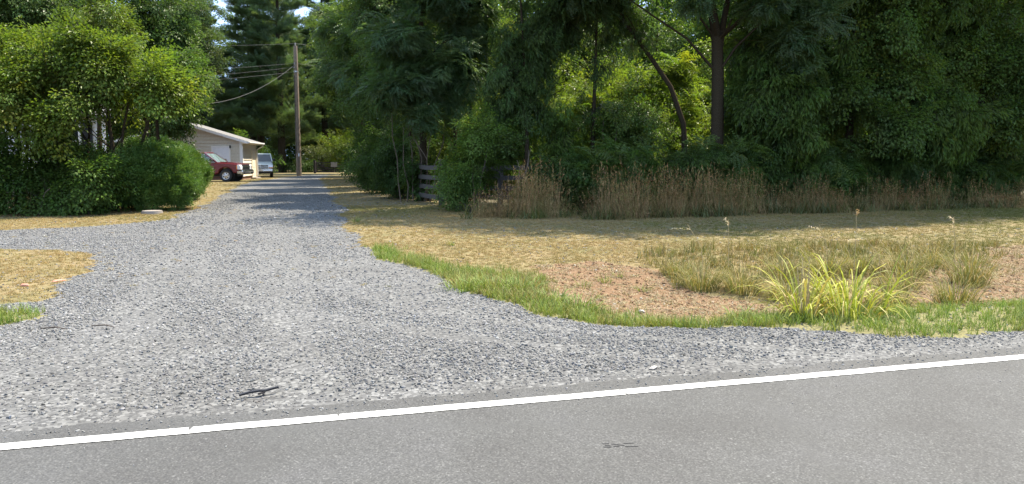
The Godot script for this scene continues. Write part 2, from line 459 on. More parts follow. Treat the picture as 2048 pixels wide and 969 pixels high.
func region(x: float, d: float) -> String:
	var p := Vector2(x + 0.3 * nz.get_noise_2d(x * 25.0, d * 25.0) + 0.12 * nz.get_noise_2d(x * 110.0, d * 110.0), d + 0.4 * nz.get_noise_2d(x * 25.0 + 900.0, d * 25.0) + 0.15 * nz.get_noise_2d(x * 110.0, d * 110.0 + 500.0))
	if off_line(x, d) < 0.5 and off_line(x, d) > -7.5: return "drive"
	if Geometry2D.is_point_in_polygon(p, island): return "lawn"
	if Geometry2D.is_point_in_polygon(p, island_low): return "verge"
	if Geometry2D.is_point_in_polygon(p, drive_edge): return "drive"
	if Geometry2D.is_point_in_polygon(p, dirt_bank) or Geometry2D.is_point_in_polygon(p, dirt_right): return "dirt"
	if Geometry2D.is_point_in_polygon(p, verge): return "verge"
	var woods := d > 20.6 + maxf(0.0, x - 3.5) * 0.39 and x > -2.2 - 0.26 * (d - 25.0)
	return "litter" if woods else "lawn"

func ground_grid(out: Dictionary, x0: float, x1: float, d0: float, d1: float, cell: float, skip: Array) -> void:
	var nx := int(round((x1 - x0) / cell)); var nd := int(round((d1 - d0) / cell))
	var hs := PackedFloat32Array(); hs.resize((nx + 1) * (nd + 1))
	for j in nd + 1:
		for i in nx + 1:
			hs[j * (nx + 1) + i] = height(x0 + i * cell, d0 + j * cell)
	for j in nd:
		for i in nx:
			var x := x0 + (i + 0.5) * cell; var d := d0 + (j + 0.5) * cell
			var skipped := false
			for s in skip:
				if x > s[0] and x < s[1] and d > s[2] and d < s[3]: skipped = true
			if skipped: continue
			var b: MB = out[region(x, d)]
			var p := []; var q := []
			for k in [[0, 0], [1, 0], [1, 1], [0, 1]]:
				var a: int = i + k[0]; var e: int = j + k[1]
				var hx := hs[e * (nx + 1) + mini(a + 1, nx)] - hs[e * (nx + 1) + maxi(a - 1, 0)]
				var hd := hs[mini(e + 1, nd) * (nx + 1) + a] - hs[maxi(e - 1, 0) * (nx + 1) + a]
				p.append(V(x0 + a * cell, hs[e * (nx + 1) + a], d0 + e * cell))
				q.append(Vector3(-hx, 2.0 * cell, hd).normalized())
			b.smooth_tri([p[0], p[1], p[2]], [q[0], q[1], q[2]])
			b.smooth_tri([p[0], p[2], p[3]], [q[0], q[2], q[3]])

func road_point(along: float, off: float, y: float) -> Vector3:
	return V(along * ROAD_X - off * ROAD_D, y, 4.613 + along * ROAD_D + off * ROAD_X)

func build_ground() -> void:
	var regs := {}
	for k in ["drive", "lawn", "dirt", "verge", "litter"]: regs[k] = MB.new()
	ground_grid(regs, -14, 20, 0, 26, 0.125, [])
	ground_grid(regs, -26, 6, 26, 76, 0.25, [])
	ground_grid(regs, -80, 80, -40, 140, 2.0, [[-14, 20, 0, 26], [-26, 6, 26, 76]])
	var names := {"drive": ["driveway", "grey crushed stone driveway and road shoulder"], "lawn": ["lawn", "dry straw coloured mown lawn"], "dirt": ["bare_earth", "bare reddish earth bank of the ditch"], "verge": ["grass_verge", "ground under the green grass verge"], "litter": ["woodland_floor", "dark leaf strewn ground under the trees"]}
	for k in regs:
		tag(part(names[k][0], regs[k].commit(), M[k], self), names[k][1], "", "", "structure")
	var g := MB.new()
	g.quad(V(-900, -0.7, -700), V(900, -0.7, -700), V(900, -0.7, 1200), V(-900, -0.7, 1200), Vector3.UP)
	tag(part("ground", g.commit(), M.lawn, self), "open dry land stretching to the horizon", "", "", "structure")
	# the road, its ragged edge resting on the stone
	var b := MB.new()
	var step := 0.12
	for i in range(-260, 400):
		var a := i * step; var e := a + step
		var wa := 0.25 + 0.07 * nz.get_noise_1d(a * 60.0) + 0.05 * nz.get_noise_1d(a * 260.0); var we := 0.25 + 0.07 * nz.get_noise_1d(e * 60.0) + 0.05 * nz.get_noise_1d(e * 260.0)
		b.quad(road_point(a, -7.2, 0.012), road_point(e, -7.2, 0.012), road_point(e, we, 0.012), road_point(a, wa, 0.012), Vector3.UP)
		b.quad(road_point(a, wa, 0.012), road_point(e, we, 0.012), road_point(e, we + 0.05, -0.06), road_point(a, wa + 0.05, -0.06), Vector3(0, 1, -1))
	var road := part("road", b.commit(), M.asphalt, self)
	tag(road, "grey two lane asphalt road", "", "", "structure")
	# small break in the asphalt
	for k in 7:
		b = MB.new()
		var c := Vector2(0.55 + R(-0.07, 0.07), 3.9 + R(-0.03, 0.03)); var t := R(-0.7, 0.7)
		var p := V(c.x, 0.0135, c.y); var q := p + Vector3(cos(t), 0, sin(t) * 0.5) * R(0.03, 0.08); var s := Vector3(sin(t), 0, -cos(t)) * 0.006
		b.quad(p - s * 0.3, p + s, q + s * 0.4, q - s, Vector3.UP)
		part("crack", b.commit(), M.black, road)
	# the edge line: painted lengths with hairline breaks between them
	var line := Node3D.new()
	line.name = "edge_line"
	add_child(line)
	tag(line, "solid white painted line along the edge of the road", "", "", "structure")
	var a := -30.0
	while a < 46.0:
		var e := a + R(0.35, 1.1)
		b = MB.new()
		var skew := R(-0.012, 0.012); var skew2 := R(-0.012, 0.012)
		var n := 5
		for k in n:
			var u := a + (e - a) * k / n; var w := a + (e - a) * (k + 1) / n
			var ju := 0.006 * nz.get_noise_1d(u * 300.0); var jw := 0.006 * nz.get_noise_1d(w * 300.0)
			var s0 := skew if k == 0 else 0.0; var s1 := skew2 if k == n - 1 else 0.0
			b.quad(road_point(u - s0, -0.05 + ju, 0.017), road_point(w - s1, -0.05 + jw, 0.017), road_point(w + s1, 0.05 + jw, 0.017), road_point(u + s0, 0.05 + ju, 0.017), Vector3.UP)
		part("painted_strip", b.commit(), M.paint, line)
		a = e + R(0.002, 0.006)

func in_view(x: float, d: float, extra := 1.0) -> bool:
	return absf(x) < 0.69 * d + extra

# wheel tracks: where the drive runs at a distance d
var tracks := [[Vector2(5, -2.2), Vector2(8, -3.2), Vector2(12, -4.6), Vector2(17, -6.2), Vector2(21, -6.8), Vector2(28, -8.6), Vector2(41, -12.2)], [Vector2(5.6, 2.2), Vector2(6.4, 0.4), Vector2(7.6, -1.6), Vector2(10, -3.6), Vector2(14, -5.2), Vector2(41, -12.2)]]
func track_x(tr: Array, d: float) -> float:
	for k in tr.size() - 1:
		if d <= tr[k + 1].x:
			return lerpf(tr[k].y, tr[k + 1].y, clampf((d - tr[k].x) / (tr[k + 1].x - tr[k].x), -0.4, 1.0))
	return -99.0

func build_gravel() -> void:
	var xf := []; var cols := PackedColorArray()
	# [x0, x1, d0, d1, stones to the square metre, smallest, largest]
	for z in [[-6.5, 9.0, 2.6, 7.0, 2300.0, 0.004, 0.0155], [-7.0, 9.0, 7.0, 10.0, 1400.0, 0.006, 0.018], [-14.0, 14.0, 10.0, 17.0, 600.0, 0.009, 0.021], [-14.0, -2.0, 17.0, 34.0, 230.0, 0.013, 0.028]]:
		var n := int((z[1] - z[0]) * (z[3] - z[2]) * z[4])
		for i in n:
			var x := R(z[0], z[1]); var d := R(z[2], z[3])
			if not in_view(x, d, 0.6): continue
			var w := off_line(x, d)
			if w < 0.1 and (w < -0.5 or rng.randf() > 0.012): continue
			var thick := 0.62 + 0.75 * nz.get_noise_2d(x * 18.0, d * 18.0 + 70.0) + 0.3 * nz.get_noise_2d(x * 70.0, d * 40.0)
			for tr in tracks:
				for s in [-0.8, 0.8]:
					var off := absf(track_x(tr, d) + s - x)
					if off < 0.42: thick -= 0.75 * smoothstep(0.42, 0.12, off)
			if w < 0.9: thick *= smoothstep(0.12, 0.9, w) * 0.9 + 0.1
			if w > 0.1 and rng.randf() > clampf(thick, 0.25, 1.0): continue
			var reg := region(x, d)
			if reg != "drive" and not (reg != "dirt" and rng.randf() < 0.05): continue
			var s: float = lerpf(z[5], z[6], pow(rng.randf(), 2.2)) * R(0.9, 1.1)
			if w < 0.5: s *= 0.7
			if w < 0.1: s *= 0.6
			var bs := Basis.from_euler(Vector3(R(-0.5, 0.5), R(0, TAU), R(-0.5, 0.5)))
			if rng.randf() < 0.3: bs = Basis.from_euler(Vector3(R(0, TAU), R(0, TAU), R(0, TAU)))
			bs = bs * Basis.from_scale(Vector3(R(0.8, 1.3), R(0.7, 1.1), R(0.8, 1.2)) * s)
			xf.append(Transform3D(bs, V(x, (0.012 if w < 0.24 else height(x, d)) + s * 0.32, d)))
			var t := rng.randf()
			var g := R(0.12, 0.18) if t < 0.84 else R(0.18, 0.28) if t < 0.965 else R(0.04, 0.08)
			if w < 1.6: g *= R(0.75, 0.95)
			cols.append(Color(g * R(0.98, 1.03), g * R(0.985, 1.015), g * R(0.93, 1.01)))
	tag(copies("gravel", K.stone, M.stone, self, xf, cols), "loose grey crushed stone covering the driveway", "", "", "stuff")
	# crumbs of earth on the bare bank
	xf = []; cols = PackedColorArray()
	for i in 15000:
		var x := R(0, 10); var d := R(6.8, 14)
		if region(x, d) != "dirt" or not in_view(x, d): continue
		var s := lerpf(0.006, 0.03, pow(rng.randf(), 3.0))
		xf.append(Transform3D(Basis.from_euler(Vector3(R(0, TAU), R(0, TAU), 0)) * Basis.from_scale(Vector3.ONE * s), V(x, height(x, d) + s * 0.2, d)))
		var k := R(0.7, 1.3)
		cols.append(Color(0.165 * k, 0.1 * k, 0.052 * k) if rng.randf() < 0.95 else Color(0.3, 0.26, 0.2))
	tag(copies("earth_crumbs", K.stone, M.stone, self, xf, cols), "crumbs of reddish earth on the bare bank", "", "", "stuff")

func build_grass() -> void:
	var dry := Color(0.29, 0.215, 0.097); var olive := Color(0.155, 0.155, 0.046); var green := Color(0.18, 0.25, 0.052)
	var lawn := []; var lc := PackedColorArray(); var lush := []; var uc := PackedColorArray(); var straw := []; var sc := PackedColorArray()
	for z in [[-14.0, 20.0, 5.0, 14.0, 270.0], [-16.0, 20.0, 14.0, 24.5, 170.0], [-20.0, -2.0, 24.5, 62.0, 24.0]]:
		for i in int((z[1] - z[0]) * (z[3] - z[2]) * z[4]):
			var x := R(z[0], z[1]); var d := R(z[2], z[3])
			if not in_view(x, d): continue
			var reg := region(x, d)
			var near := region(x + R(-0.38, 0.38), d + R(-0.38, 0.38))
			if near == "verge" and reg != "drive" or near == "lawn" and reg == "drive" and rng.randf() < 0.35 and d > 8.0: reg = near
			var at := V(x, height(x, d), d)
			var turn := Basis(Vector3.UP, R(0, TAU))
			var patch := nz.get_noise_2d(x * 9.0 + 300.0, d * 9.0) + 0.5 * nz.get_noise_2d(x * 45.0, d * 45.0 + 300.0)
			if reg == "lawn" or (reg == "drive" and rng.randf() < 0.012 and d > 9 and off_line(x, d) > 3.0):
				if x < -4.0 and d < 13.0 and rng.randf() < 0.35 + patch: continue
				var hgt := R(0.018, 0.042) * (1.25 if d > 20 else 1.0)
				var wide := hgt * R(0.9, 1.3)
				lawn.append(Transform3D(turn * Basis.from_scale(Vector3(wide, hgt, wide)), at))
				var g := clampf(0.35 + patch * 0.95 + R(-0.25, 0.25) - (0.25 if x < -4 else 0.0), 0.0, 1.0)
				lc.append(shade_of(dry.lerp(olive, g), 0.2))
			elif reg == "verge":
				if rng.randf() < 0.25 - patch * 0.9: continue
				var hgt := R(0.07, 0.17)
				if x > 3.5: hgt *= 0.8
				lush.append(Transform3D(turn * Basis.from_scale(Vector3(hgt, hgt, hgt) * Vector3(1.0, 1.0, 1.0)), at))
				uc.append(shade_of(green.lerp(dry, clampf(R(-0.4, 0.5) + patch * 0.8, 0.0, 0.95)), 0.2))
			elif reg == "dirt" and rng.randf() < 0.6 + 0.5 * patch:
				var hgt := R(0.02, 0.05)
				straw.append(Transform3D(turn * Basis.from_scale(Vector3(hgt * 1.8, hgt * 0.6, hgt * 1.8)), at))
				sc.append(shade_of(Color(0.3, 0.24, 0.15), 0.25))
	var bank := []; var bc := PackedColorArray()
	for i in 1200:
		var x := R(2.0, 9.5); var d := R(9.2, 13.6)
		var w := off_line(x, d)
		var thick := smoothstep(3.6, 4.6, w) * (1.0 - smoothstep(5.6, 7.6, w)) + 0.5 * nz.get_noise_2d(x * 60.0, d * 60.0)
		if rng.randf() > thick or (region(x, d) == "dirt" and rng.randf() < 0.8): continue
		var hgt := R(0.1, 0.26)
		bank.append(Transform3D(Basis(Vector3.UP, R(0, TAU)) * Basis.from_scale(Vector3(hgt * 0.9, hgt, hgt * 0.9)), V(x, height(x, d), d)))
		bc.append(shade_of(olive.lerp(dry, clampf(R(-0.3, 0.9), 0, 1)), 0.2))
	tag(copies("bank_grass", K.lush, M.grass, self, bank, bc), "rough olive grass along the top of the ditch bank", "", "", "stuff")
	tag(copies("lawn_grass", K.tuft, M.dry, self, lawn, lc), "short sun bleached grass of the mown lawn", "", "", "stuff")
	tag(copies("verge_grass", K.lush, M.grass, self, lush, uc), "green grass growing along the edge of the gravel", "", "", "stuff")
	tag(copies("straw_litter", K.tuft, M.dry, self, straw, sc), "dead straw lying on the bare earth", "", "", "stuff")
	# the standing belt of dead grass in front of the trees
	var tall := []; var tc := PackedColorArray()
	for i in 2300:
		var x := R(-0.9, 19.0)
		var front := 19.75 + maxf(0.0, x - 3.5) * 0.36 + 0.5 * nz.get_noise_1d(x * 40.0) + R(-0.35, 0.35)
		var back := pow(rng.randf(), 1.3) * 1.5
		var d := front + back
		var thick := 0.5 + 1.0 * nz.get_noise_1d(x * 40.0 + 40.0) + 0.6 * nz.get_noise_2d(x * 120.0, d * 120.0)
		if x > 7.0: thick *= 0.75
		if rng.randf() > thick: continue
		var top := (1.2 if x < 7.0 else 0.88) * clampf(0.8 + 1.0 * nz.get_noise_1d(x * 60.0 + 11.0) + 0.6 * nz.get_noise_2d(x * 200.0, d * 90.0), 0.35, 1.15) * (0.3 + 0.85 * rng.randf())
		if x < 0.6: top *= 0.5 + 0.5 * (x + 0.9) / 1.5
		tall.append(Transform3D(Basis.from_euler(Vector3(R(-0.18, 0.18), R(0, TAU), R(-0.18, 0.18))) * Basis.from_scale(Vector3(1.0, top, 1.0)), V(x, height(x, d), d)))
		tc.append(shade_of(Color(0.33, 0.215, 0.105).lerp(Color(0.17, 0.19, 0.06), clampf(R(-0.5, 0.7) + 0.5 * nz.get_noise_1d(x * 50.0), 0, 0.9)), 0.25))
	# green weeds that grow up through it
	var weeds := []; var wc := PackedColorArray()
	for i in 420:
		var x := R(-1.2, 19.0)
		var d := 19.5 + maxf(0.0, x - 3.5) * 0.36 + R(-0.3, 1.8)
		if nz.get_noise_2d(x * 70.0, d * 70.0) < -0.05: continue
		var hgt := R(0.2, 0.65)
		weeds.append(Transform3D(Basis(Vector3.UP, R(0, TAU)) * Basis.from_scale(Vector3(0.6, hgt, 0.6) * R(0.7, 1.0)), V(x, height(x, d), d)))
		wc.append(shade_of(Color(0.13, 0.14, 0.05), 0.35))
	tag(copies("tall_weeds", K.lush, M.grass, self, weeds, wc), "green weeds growing through the tall dead grass", "", "", "stuff")
	tag(copies("tall_dry_grass", K.tall, M.dry, self, tall, tc), "belt of tall brown dead grass standing before the woods", "", "", "stuff")

# ---------------------------------------------------------------- trees and shrubs
func crown(parent: Node3D, called: String, spray: String, mat: Material, lobes: Array, count: int, col: Color, o := {}) -> void:
	var total := 0.0
	var weights := []
	for l in lobes:
		total += pow(l[1].x * l[1].y * l[1].z, 0.75)
		weights.append(total)
	var xf := []; var cols := PackedColorArray()
	var droop: float = o.get("droop", 0.35); var gap: float = o.get("gap", -0.18); var size: float = o.get("size", 1.0); var inner: float = o.get("inner", 0.5)
	var shift: Vector3 = parent.position
	for i in count:
		var pick := rng.randf() * total
		var li := 0
		while weights[li] < pick: li += 1
		var l = lobes[li]
		var dir := Vector3(rng.randfn(), rng.randfn(), rng.randfn()).normalized()
		var p: Vector3 = l[0] + dir * l[1] * pow(rng.randf(), inner) * (1.0 + 0.75 * nf.get_noise_3dv((l[0] + dir * 1.4) * 55.0))
		if p.y < 0.08: p.y = R(0.1, 0.4)
		if nf.get_noise_3dv((p + shift) * o.get("gap_scale", 38.0)) < gap: continue
		var axis := (dir + Vector3(R(-0.6, 0.6), R(-0.4, 0.4) - droop, R(-0.6, 0.6))).normalized()
		var up := (Vector3.UP + Vector3(R(-0.35, 0.35), 0, R(-0.35, 0.35))).normalized()
		if absf(axis.dot(up)) > 0.95: up = Vector3(R(-1, 1), 0.1, R(-1, 1)).normalized()
		var z := axis.cross(up).normalized()
		var y := z.cross(axis)
		var s := size * R(0.75, 1.25)
		xf.append(Transform3D(Basis(axis * s, y * s, z * s), p - axis * s * 0.2))
		var tone := 1.0 + 0.3 * nf.get_noise_3dv((p + shift) * 22.0)
		var c := shade_of(col, 0.14)
		if rng.randf() < o.get("yellow", 0.04): c = Color(c.r * 1.5, c.g * 1.25, c.b)
		cols.append(Color(c.r * tone, c.g * tone, c.b * tone))
	copies(called, K[spray], mat, parent, xf, cols).set_meta("kind", "stuff")

func lobes_in(c: Vector3, r: Vector3, n: int, lr: float) -> Array:
	var out := []
	for i in n:
		var dir := Vector3(rng.randfn(), rng.randfn() * 0.9, rng.randfn()).normalized()
		var q := lr * R(0.7, 1.25)
		out.append([c + dir * (r - Vector3.ONE * q * 0.6) * R(0.45, 1.0), Vector3(q, q * R(0.6, 0.85), q)])
	return out

func limb_mesh(p: Vector3, q: Vector3, r0: float, r1: float, sag := 0.1) -> ArrayMesh:
	var b := MB.new()
	var l := p.distance_to(q)
	var pts := []; var rad := []
	for k in 5:
		var t := k / 4.0
		pts.append(p.lerp(q, t) + Vector3(R(-1, 1), R(-0.4, 0.8), R(-1, 1)) * l * 0.05 * sin(t * PI) + Vector3(0, sag * l * sin(t * PI), 0))
		rad.append(lerpf(r0, r1, t))
	tube(b, pts, rad, 5)
	return b.commit()

func trunk_mesh(path: Array, rad: Array, sides := 9) -> ArrayMesh:
	var b := MB.new()
	tube(b, path, rad, sides)
	return b.commit()

# a tree: trunk, limbs that reach the lobes of the crown, and the crown itself
func tree(called: String, label: String, group: String, at: Vector3, tall: float, r: float, lobes: Array, spray: String, mat: Material, count: int, col: Color, o := {}) -> Node3D:
	var t := thing(called, label, "tree", at, 0.0, group)
	var path := []; var rad := []
	var lean: Vector3 = o.get("lean", Vector3(R(-0.4, 0.4), 0, R(-0.4, 0.4)))
	for k in 7:
		var u := k / 6.0
		path.append(Vector3(0, tall * 0.86 * u - 0.1, 0) + lean * u * u + Vector3(R(-1, 1), 0, R(-1, 1)) * 0.09 * u)
		rad.append(r * (1.25 if k == 0 else 1.0) * lerpf(1.0, 0.22, u))
	if o.has("path"):
		path = o.path; rad = o.rad
	part("trunk", trunk_mesh(path, rad), M.bark, t)
	var done := 0
	for l in lobes:
		if done >= o.get("limbs", 9): break
		if l[0].y < o.get("limb_min", 0.0): continue
		var want: float = l[0].y - 0.7 * Vector2(l[0].x, l[0].z).length()
		var best := 1
		for k in range(1, path.size() - 1):
			if absf(path[k].y - want) < absf(path[best].y - want): best = k
		part("limb", limb_mesh(path[best], l[0], rad[best] * 0.26, 0.008), M.bark, t)
		done += 1
	crown(t, "crown", spray, mat, lobes, count, col, o)
	if o.has("upper"):
		# the part of the crown high above, in larger sprays
		var u: Array = o.upper
		crown(t, "crown", "far", mat, lobes_in(u[0], u[1], 14, 1.4), u[2], col, {"gap": -0.35})
	return t

func shrub(called: String, label: String, group: String, at: Vector3, r: Vector3, spray: String, mat: Material, count: int, col: Color, o := {}) -> Node3D:
	var t := thing(called, label, "shrub", at, 0.0, group)
	var lobes := lobes_in(Vector3(0, r.y * 0.5, 0), Vector3(r.x, r.y * 0.5, r.z), o.get("lobes", 7), minf(r.x, r.y * 0.5) * 0.62)
	lobes.append([Vector3(0, r.y * 0.38, 0), Vector3(r.x * 0.8, r.y * 0.42, r.z * 0.8)])
	for k in o.get("stems", 4):
		part("stem", limb_mesh(Vector3(R(-0.15, 0.15), -0.05, R(-0.15, 0.15)), lobes[k % lobes.size()][0], 0.03, 0.008), M.stem, t)
	crown(t, "foliage", spray, mat, lobes, count, col, o)
	return t

# a clipped, rounded shrub: small leaves in a deep shell round a lumpy body
func clipped_shrub(label: String, at: Vector3, r: Vector3, count: int) -> void:
	var t := thing("clipped_shrub", label, "shrub", at, 0.0, "rounded clipped shrubs beside the drive")
	for k in 3:
		part("stem", limb_mesh(Vector3(R(-0.1, 0.1), -0.05, R(-0.1, 0.1)), Vector3(R(-0.4, 0.4), r.y * 0.5, R(-0.4, 0.4)), 0.04, 0.01), M.bark, t)
	var xf := []; var cols := PackedColorArray()
	for i in count:
		var dir := Vector3(rng.randfn(), rng.randfn(), rng.randfn()).normalized()
		if dir.y < -0.75: continue
		var bulge := 1.0 + 0.3 * nf.get_noise_3dv((dir * Vector3(1.6, 0.8, 1.6) + at) * 70.0) + 0.2 * nf.get_noise_3dv((dir * 1.6 + at) * 190.0)
		var p := Vector3(0, r.y * 0.5, 0) + dir * Vector3(r.x, r.y * 0.52, r.z) * bulge * (1.0 - 0.35 * pow(rng.randf(), 2.0))
		if p.y < 0.12: continue
		var axis := (dir + Vector3(R(-0.6, 0.6), R(-0.2, 0.9), R(-0.6, 0.6))).normalized()
		var z := axis.cross(Vector3(0.1, 1, 0.05)).normalized()
		var s := R(0.8, 1.3)
		xf.append(Transform3D(Basis(axis * s, z.cross(axis) * s, z * s), p - axis * 0.15 * s))
		cols.append(shade_of(Color(0.105, 0.185, 0.042), 0.2))
	copies("foliage", K.small, M.glossy_leaf, t, xf, cols).set_meta("kind", "stuff")

func pine(label: String, at: Vector3, tall: float, spread: float, low: float, count: int, col: Color) -> void:
	var t := thing("pine_tree", label, "tree", at, 0.0, "tall pines behind the garage")
	var path := []; var rad := []
	for k in 6:
		path.append(Vector3(R(-0.1, 0.1), tall * k / 5.0 - 0.1, R(-0.1, 0.1))); rad.append(0.42 * (1.04 - k / 5.0) + 0.03)
	part("trunk", trunk_mesh(path, rad), M.bark, t)
	var xf := []; var cols := PackedColorArray()
	var boughs := 46
	for k in boughs:
		var u := (k + rng.randf()) / boughs
		var y := low + (tall - low) * u
		var l := spread * pow(1.0 - u * 0.92, 0.75) * R(0.55, 1.1)
		var a := k * 2.4 + R(-0.4, 0.4)
		var q := Vector3(cos(a) * l, y + l * R(0.05, 0.3), sin(a) * l)
		if k % 3 == 0: part("bough", limb_mesh(Vector3(0, y, 0), q, 0.07, 0.015, 0.0), M.bark, t)
		for i in int(count / boughs * (0.5 + l / spread)):
			var v := pow(rng.randf(), 0.6)
			var p := Vector3(0, y, 0).lerp(q, v) + Vector3(R(-1, 1), R(-0.35, 0.4), R(-1, 1)) * 0.28 * l * (1.15 - v)
			var axis := (q - Vector3(0, y, 0)).normalized() * 0.8 + Vector3(R(-0.8, 0.8), R(-0.1, 0.5), R(-0.8, 0.8))
			axis = axis.normalized()
			var z := axis.cross(Vector3.UP).normalized()
			var s := R(0.8, 1.35)
			xf.append(Transform3D(Basis(axis * s, z.cross(axis) * s, z * s), p))
			cols.append(shade_of(col, 0.2))
	copies("needles", K.pine, M.needle, t, xf, cols).set_meta("kind", "stuff")

# ---------------------------------------------------------------- buildings
func lap_board(x0: float, x1: float, y0: float, y1: float, cut0 := 0.0, cut1 := 0.0) -> ArrayMesh:
	# faces +z; the foot stands proud of the head; cut shortens the head where a roof slopes
	var b := MB.new()
	var f := [Vector3(x0, y0, 0.062), Vector3(x1, y0, 0.062), Vector3(x1 - cut1, y1, 0.013), Vector3(x0 + cut0, y1, 0.013)]
	var k := [Vector3(x0, y0, 0.002), Vector3(x1, y0, 0.002), Vector3(x1 - cut1, y1, 0.002), Vector3(x0 + cut0, y1, 0.002)]
	b.quad(f[0], f[1], f[2], f[3], Vector3.BACK)
	b.quad(k[0], k[1], f[1], f[0], Vector3.DOWN)
	b.quad(k[3], k[2], f[2], f[3], Vector3.UP)
	b.quad(k[0], f[0], f[3], k[3], Vector3.LEFT)
	b.quad(k[1], f[1], f[2], k[2], Vector3.RIGHT)
	return b.commit()

func build_garage() -> void:
	var g := thing("garage", "pale beige clapboard garage with low pitched roof and boarded window", "garage", V(-19.7, 0, 55), 0.16)
	var W := 8.2; var L := 6.0; var eave := 2.8; var rise := 1.27; var half := W / 2; var slope := rise / half
	var wall := part("wall", extruded([Vector2(-W, 0.25), Vector2(0, 0.25), Vector2(0, eave), Vector2(-half, eave + rise), Vector2(-W, eave)], -L, 0.0), M.siding, g)
	part("foundation", box_mesh(Vector3(-W + 0.03, -0.3, -L + 0.03), Vector3(-0.03, 0.25, -0.03)), M.foundation, g)
	var y := 0.26
	while y < eave + rise - 0.05:
		var y1 := minf(y + 0.222, eave + rise - 0.02)
		var in0 := maxf(0.0, (y - eave) / slope); var in1 := maxf(0.0, (y1 - eave) / slope)
		part("plank", lap_board(-W + in0, -in0, y, y1, in1 - in0, in1 - in0), M.siding, wall)
		if y < eave - 0.1:
			for seg in [[0.0, 3.55], [5.62, L]]:
				var o := part("plank", lap_board(seg[0], seg[1], y, minf(y1, eave)), M.siding, wall)
				o.rotation.y = PI / 2
		y += 0.24
	part("corner_board", box_mesh(Vector3(-0.13, 0.24, 0.063), Vector3(0.083, eave, 0.085)), M.trim, g)
	part("corner_board", box_mesh(Vector3(0.063, 0.24, -0.12), Vector3(0.083, eave, 0.062)), M.trim, g)
	# boarded window
	var win := part("boarded_window", box_mesh(Vector3(-2.0, 1.2, 0.01), Vector3(-0.87, 2.38, 0.075)), M.white_panel, g)
	for f in [[-2.09, 1.12, -2.0, 2.47], [-0.87, 1.12, -0.78, 2.47], [-2.0, 2.38, -0.87, 2.47], [-2.0, 1.12, -0.87, 1.2]]:
		part("frame", box_mesh(Vector3(f[0], f[1], 0.01), Vector3(f[2], f[3], 0.1)), M.trim, win)
	part("bracket", box_mesh(Vector3(-0.83, 2.3, 0.101), Vector3(-0.72, 2.5, 0.15)), M.black, win)
	# gable vent
	var vent := part("vent", box_mesh(Vector3(-4.15, 3.3, 0.01), Vector3(-3.7, 3.8, 0.07)), M.black, g)
	for f in [[-4.21, 3.24, -4.15, 3.86], [-3.7, 3.24, -3.64, 3.86], [-4.15, 3.8, -3.7, 3.86], [-4.15, 3.24, -3.7, 3.3]]:
		part("frame", box_mesh(Vector3(f[0], f[1], 0.01), Vector3(f[2], f[3], 0.11)), M.trim, vent)
	for k in 6:
		var b := MB.new()
		bar(b, Vector3(-4.15, 3.345 + k * 0.08, 0.085), Vector3(-3.7, 3.345 + k * 0.08, 0.085), 0.012, 0.06, Vector3(0, 0.6, -0.8))
		part("slat", b.commit(), M.trim, vent)
	# roof
	var over := 0.5; var ye := eave - slope * over
	var roof := part("roof", extruded([Vector2(-half, eave + rise + 0.15), Vector2(over, ye + 0.15), Vector2(over, ye + 0.05), Vector2(-half, eave + rise + 0.05), Vector2(-W - over, ye + 0.05), Vector2(-W - over, ye + 0.15)], -L - 0.3, 0.32), M.roofing, g)
	for s in [-1.0, 1.0]:
		var p := [Vector2(0, eave + rise + 0.13), Vector2(half + over, ye + 0.13), Vector2(half + over, ye - 0.04), Vector2(0, eave + rise - 0.05)]
		var q := []
		for e in p: q.append(Vector2(-half + s * e.x, e.y))
		part("rake_board", extruded(q, 0.322, 0.36), M.trim, roof)
	part("soffit", extruded([Vector2(0.06, eave - 0.04), Vector2(over - 0.02, ye + 0.03), Vector2(over - 0.02, ye - 0.02), Vector2(0.06, ye - 0.02)], -L - 0.28, 0.31), M.cream_trim, roof)
	var gb := MB.new()
	extrude(gb, PackedVector2Array([Vector2(over + 0.01, ye + 0.14), Vector2(over + 0.14, ye + 0.14), Vector2(over + 0.14, ye + 0.06), Vector2(over + 0.1, ye + 0.01), Vector2(over + 0.01, ye + 0.01)]), -L - 0.3, 0.34, 0.01)
	part("gutter", gb.commit(), M.trim, g)
	gb = MB.new()
	tube(gb, [Vector3(over + 0.07, ye + 0.02, -L + 0.1), Vector3(over + 0.05, ye - 0.12, -L + 0.1), Vector3(0.12, ye - 0.36, -L + 0.1), Vector3(0.09, ye - 0.5, -L + 0.1), Vector3(0.09, 0.2, -L + 0.1)], [0.045, 0.045, 0.045, 0.045, 0.045], 8)
	part("downspout", gb.commit(), M.trim, g)
	# side door
	var door := part("door", box_mesh(Vector3(0.002, 0.1, -5.5), Vector3(0.02, 2.08, -3.68)), M.cream_trim, g)
	for f in [[-3.68, -3.55, 0.06, 2.18], [-5.62, -5.5, 0.06, 2.18]]:
		part("casing", box_mesh(Vector3(0.003, f[2], f[0] if f[0] < f[1] else f[1]), Vector3(0.085, f[3], f[1] if f[0] < f[1] else f[0])), M.cream_trim, door)
	part("casing", box_mesh(Vector3(0.003, 2.08, -5.5), Vector3(0.085, 2.19, -3.68)), M.cream_trim, door)
	for k in 3:
		part("panel", box_mesh(Vector3(0.02, 0.25 + k * 0.62, -5.3), Vector3(0.034, 0.75 + k * 0.62, -3.88)), M.cream_trim, door)
	part("step", box_mesh(Vector3(0.0, -0.1, -5.6), Vector3(0.35, 0.09, -3.6)), M.slab, door)

